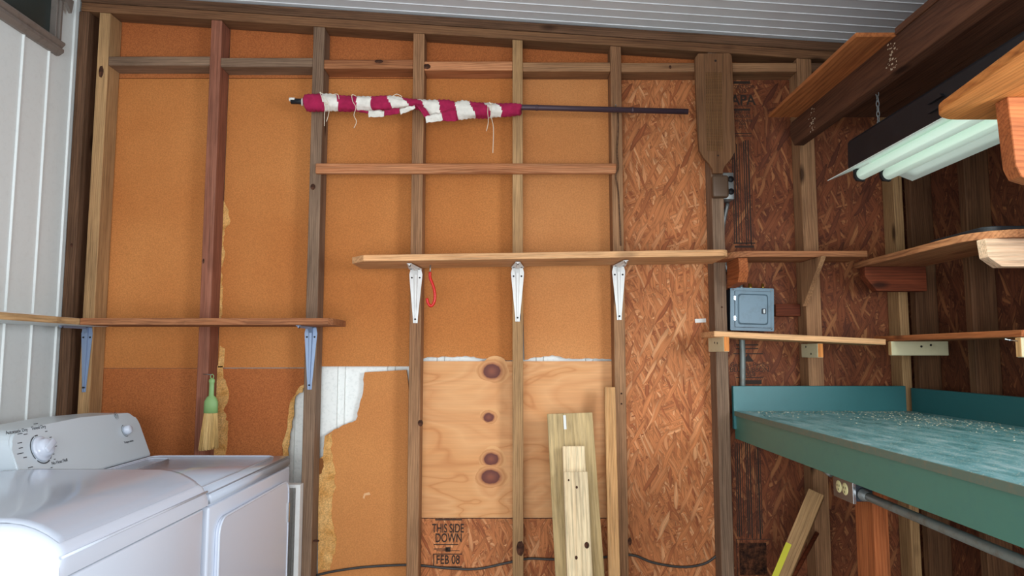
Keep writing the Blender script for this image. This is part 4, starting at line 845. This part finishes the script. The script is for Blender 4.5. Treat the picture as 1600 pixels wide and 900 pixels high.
def arc(K_, r0, a0, a1, w_, name='dial_marking'):
    bm = bmesh.new(); n = 20; q = [[bm.verts.new((r_ * math.cos(R(a0 + (a1 - a0) * i / n)), r_ * math.sin(R(a0 + (a1 - a0) * i / n)), .0004)) for i in range(n + 1)] for r_ in (r0, r0 + w_)]
    for i in range(n): bm.faces.new((q[0][i], q[0][i + 1], q[1][i + 1], q[1][i]))
    link(name, mesh_of(bm), K_, 'ink', co)
for a0, a1 in ((110, 215), (225, 300), (308, 330), (85, 105)): arc(K, .041, a0, a1, .0035)
arc(K2, .020, 95, 290, .0022)
bm = bmesh.new()
for i, (dx, dy, ln) in enumerate(((-.078, .03, .018), (-.08, .015, .016), (-.088, .0, .026), (-.075, -.014, .014), (-.066, -.045, .02), (-.06, -.056, .02), (-.05, -.066, .03), (.045, .05, .010), (.056, .03, .010), (.062, .0, .02), (-.045, .052, .016), (-.066, .056, .02), (.01, .078, .018), (0, -.074, .014), (.046, -.022, .008), (.044, -.038, .008), (.02, -.06, .008))):
    bmbox(bm, (dx - ln / 2, dy - .0011, .0002), (dx + ln / 2, dy + .0011, .0007))
link('dial_marking', mesh_of(bm), K, 'ink', co)
text('printed_text', 'Automatic Dry', .0145, fr(26, 674, .0005), 'ink', co); text('printed_text', 'Timed Dry', .0145, fr(60, 668, .0005), 'ink', co)
text('printed_text', 'No Heat Fluff', .0135, fr(93, 721.5, .0005), 'ink', co); text('printed_text', 'Temperature', .0115, fr(201, 690, .0005), 'ink', co)
L0 = fr(181, 649.5)
for dx, dy in ((0, .002), (.002, -.003)): arc(L0 @ Matrix.Translation((dx, dy, 0)), .0095, 0, 360, .0012, 'logo_ring')
text('logo', 'S', .013, L0 @ Matrix.Translation((0, 0, .0004)), 'ink', co)

# ------------------------------------------------------------------ washer
WX, WY0_, WY1_ = -.834, 1.340, 1.955
wt = thing('washing_machine', 'white top-loading washing machine in the lower left foreground', 'washing machine', (-1.2, 1.65, 0))
box('cabinet', (-1.56, WY0_ + .002, .001), (WX, WY1_ - .002, .882), 'white', wt, .008, 3)
xs = [WX - .001 - t_ for t_ in (0, .003, .008, .016, .03, .045, .065, .085, .105, .125, .16, .25, .40, .55, .62, .64)]
def topz(x, y):
    d1 = (WX - .001) - x; t_ = min(1, d1 / .125); z = .922 + .050 * (1 - (1 - t_) ** 2.2) + min(.010, d1 * 1.2)
    e = min(y - WY0_, WY1_ + .02 - y); z -= .018 * max(0, 1 - e / .022) ** 2
    return z
ys = [WY0_ - .0 + t_ for t_ in (0, .004, .010, .018, .03, .1, .2, .3, .4, .5, .59, .610, .622, .632, .637, .640)]
bm = bmesh.new(); g_ = [[bm.verts.new((x, y, topz(x, y))) for y in ys] for x in xs]
for i in range(len(xs) - 1):
    for j in range(len(ys) - 1): bm.faces.new((g_[i][j], g_[i][j + 1], g_[i + 1][j + 1], g_[i + 1][j]))
low = {}
def lv(v):
    if v not in low: low[v] = bm.verts.new((v.co.x, v.co.y, .884))
    return low[v]
for A_ in (g_[0], g_[-1], [r_[0] for r_ in g_], [r_[-1] for r_ in g_]):
    for a, b_ in zip(A_, A_[1:]): bm.faces.new((a, b_, lv(b_), lv(a)))
o = link('top_panel', mesh_of(bm, smooth=True), None, 'white', wt)
md = o.modifiers.new('edge', 'EDGE_SPLIT'); md.split_angle = R(40)
# lid with rolled front lip
bm = bmesh.new(); lx = [-.850, -.856, -.872, -.895, -.92, -.95, -1.0, -1.1, -1.2, -1.3, -1.38]; ly = [WY0_ + .02, WY0_ + .024, WY0_ + .04, 1.5, 1.65, 1.8, WY1_ - .025, WY1_ - .008, WY1_ - .004]
g_ = [[bm.verts.new((x, y, topz(x, min(max(y, WY0_ + .03), WY1_ - .02)) + (.0008 if j in (0, len(ly) - 1) or i in (0, len(lx) - 1) else .006))) for j, y in enumerate(ly)] for i, x in enumerate(lx)]
for i in range(len(lx) - 1):
    for j in range(len(ly) - 1): bm.faces.new((g_[i][j], g_[i][j + 1], g_[i + 1][j + 1], g_[i + 1][j]))
link('lid', mesh_of(bm, smooth=True), None, 'lid', wt)
tube('lid_lip', [Vector((WX + .001, y, .924 - .001)) for y in (WY0_ + .004, 1.5, 1.7, WY1_ + .012)], .0032, 'white', wt, 8)
prism('console', [(-1.475, .978), (-1.505, 1.085), (-1.56, 1.085), (-1.56, .884), (-1.475, .884)], 'y', WY0_ + .01, WY1_ - .01, 'console', wt, r=.004)
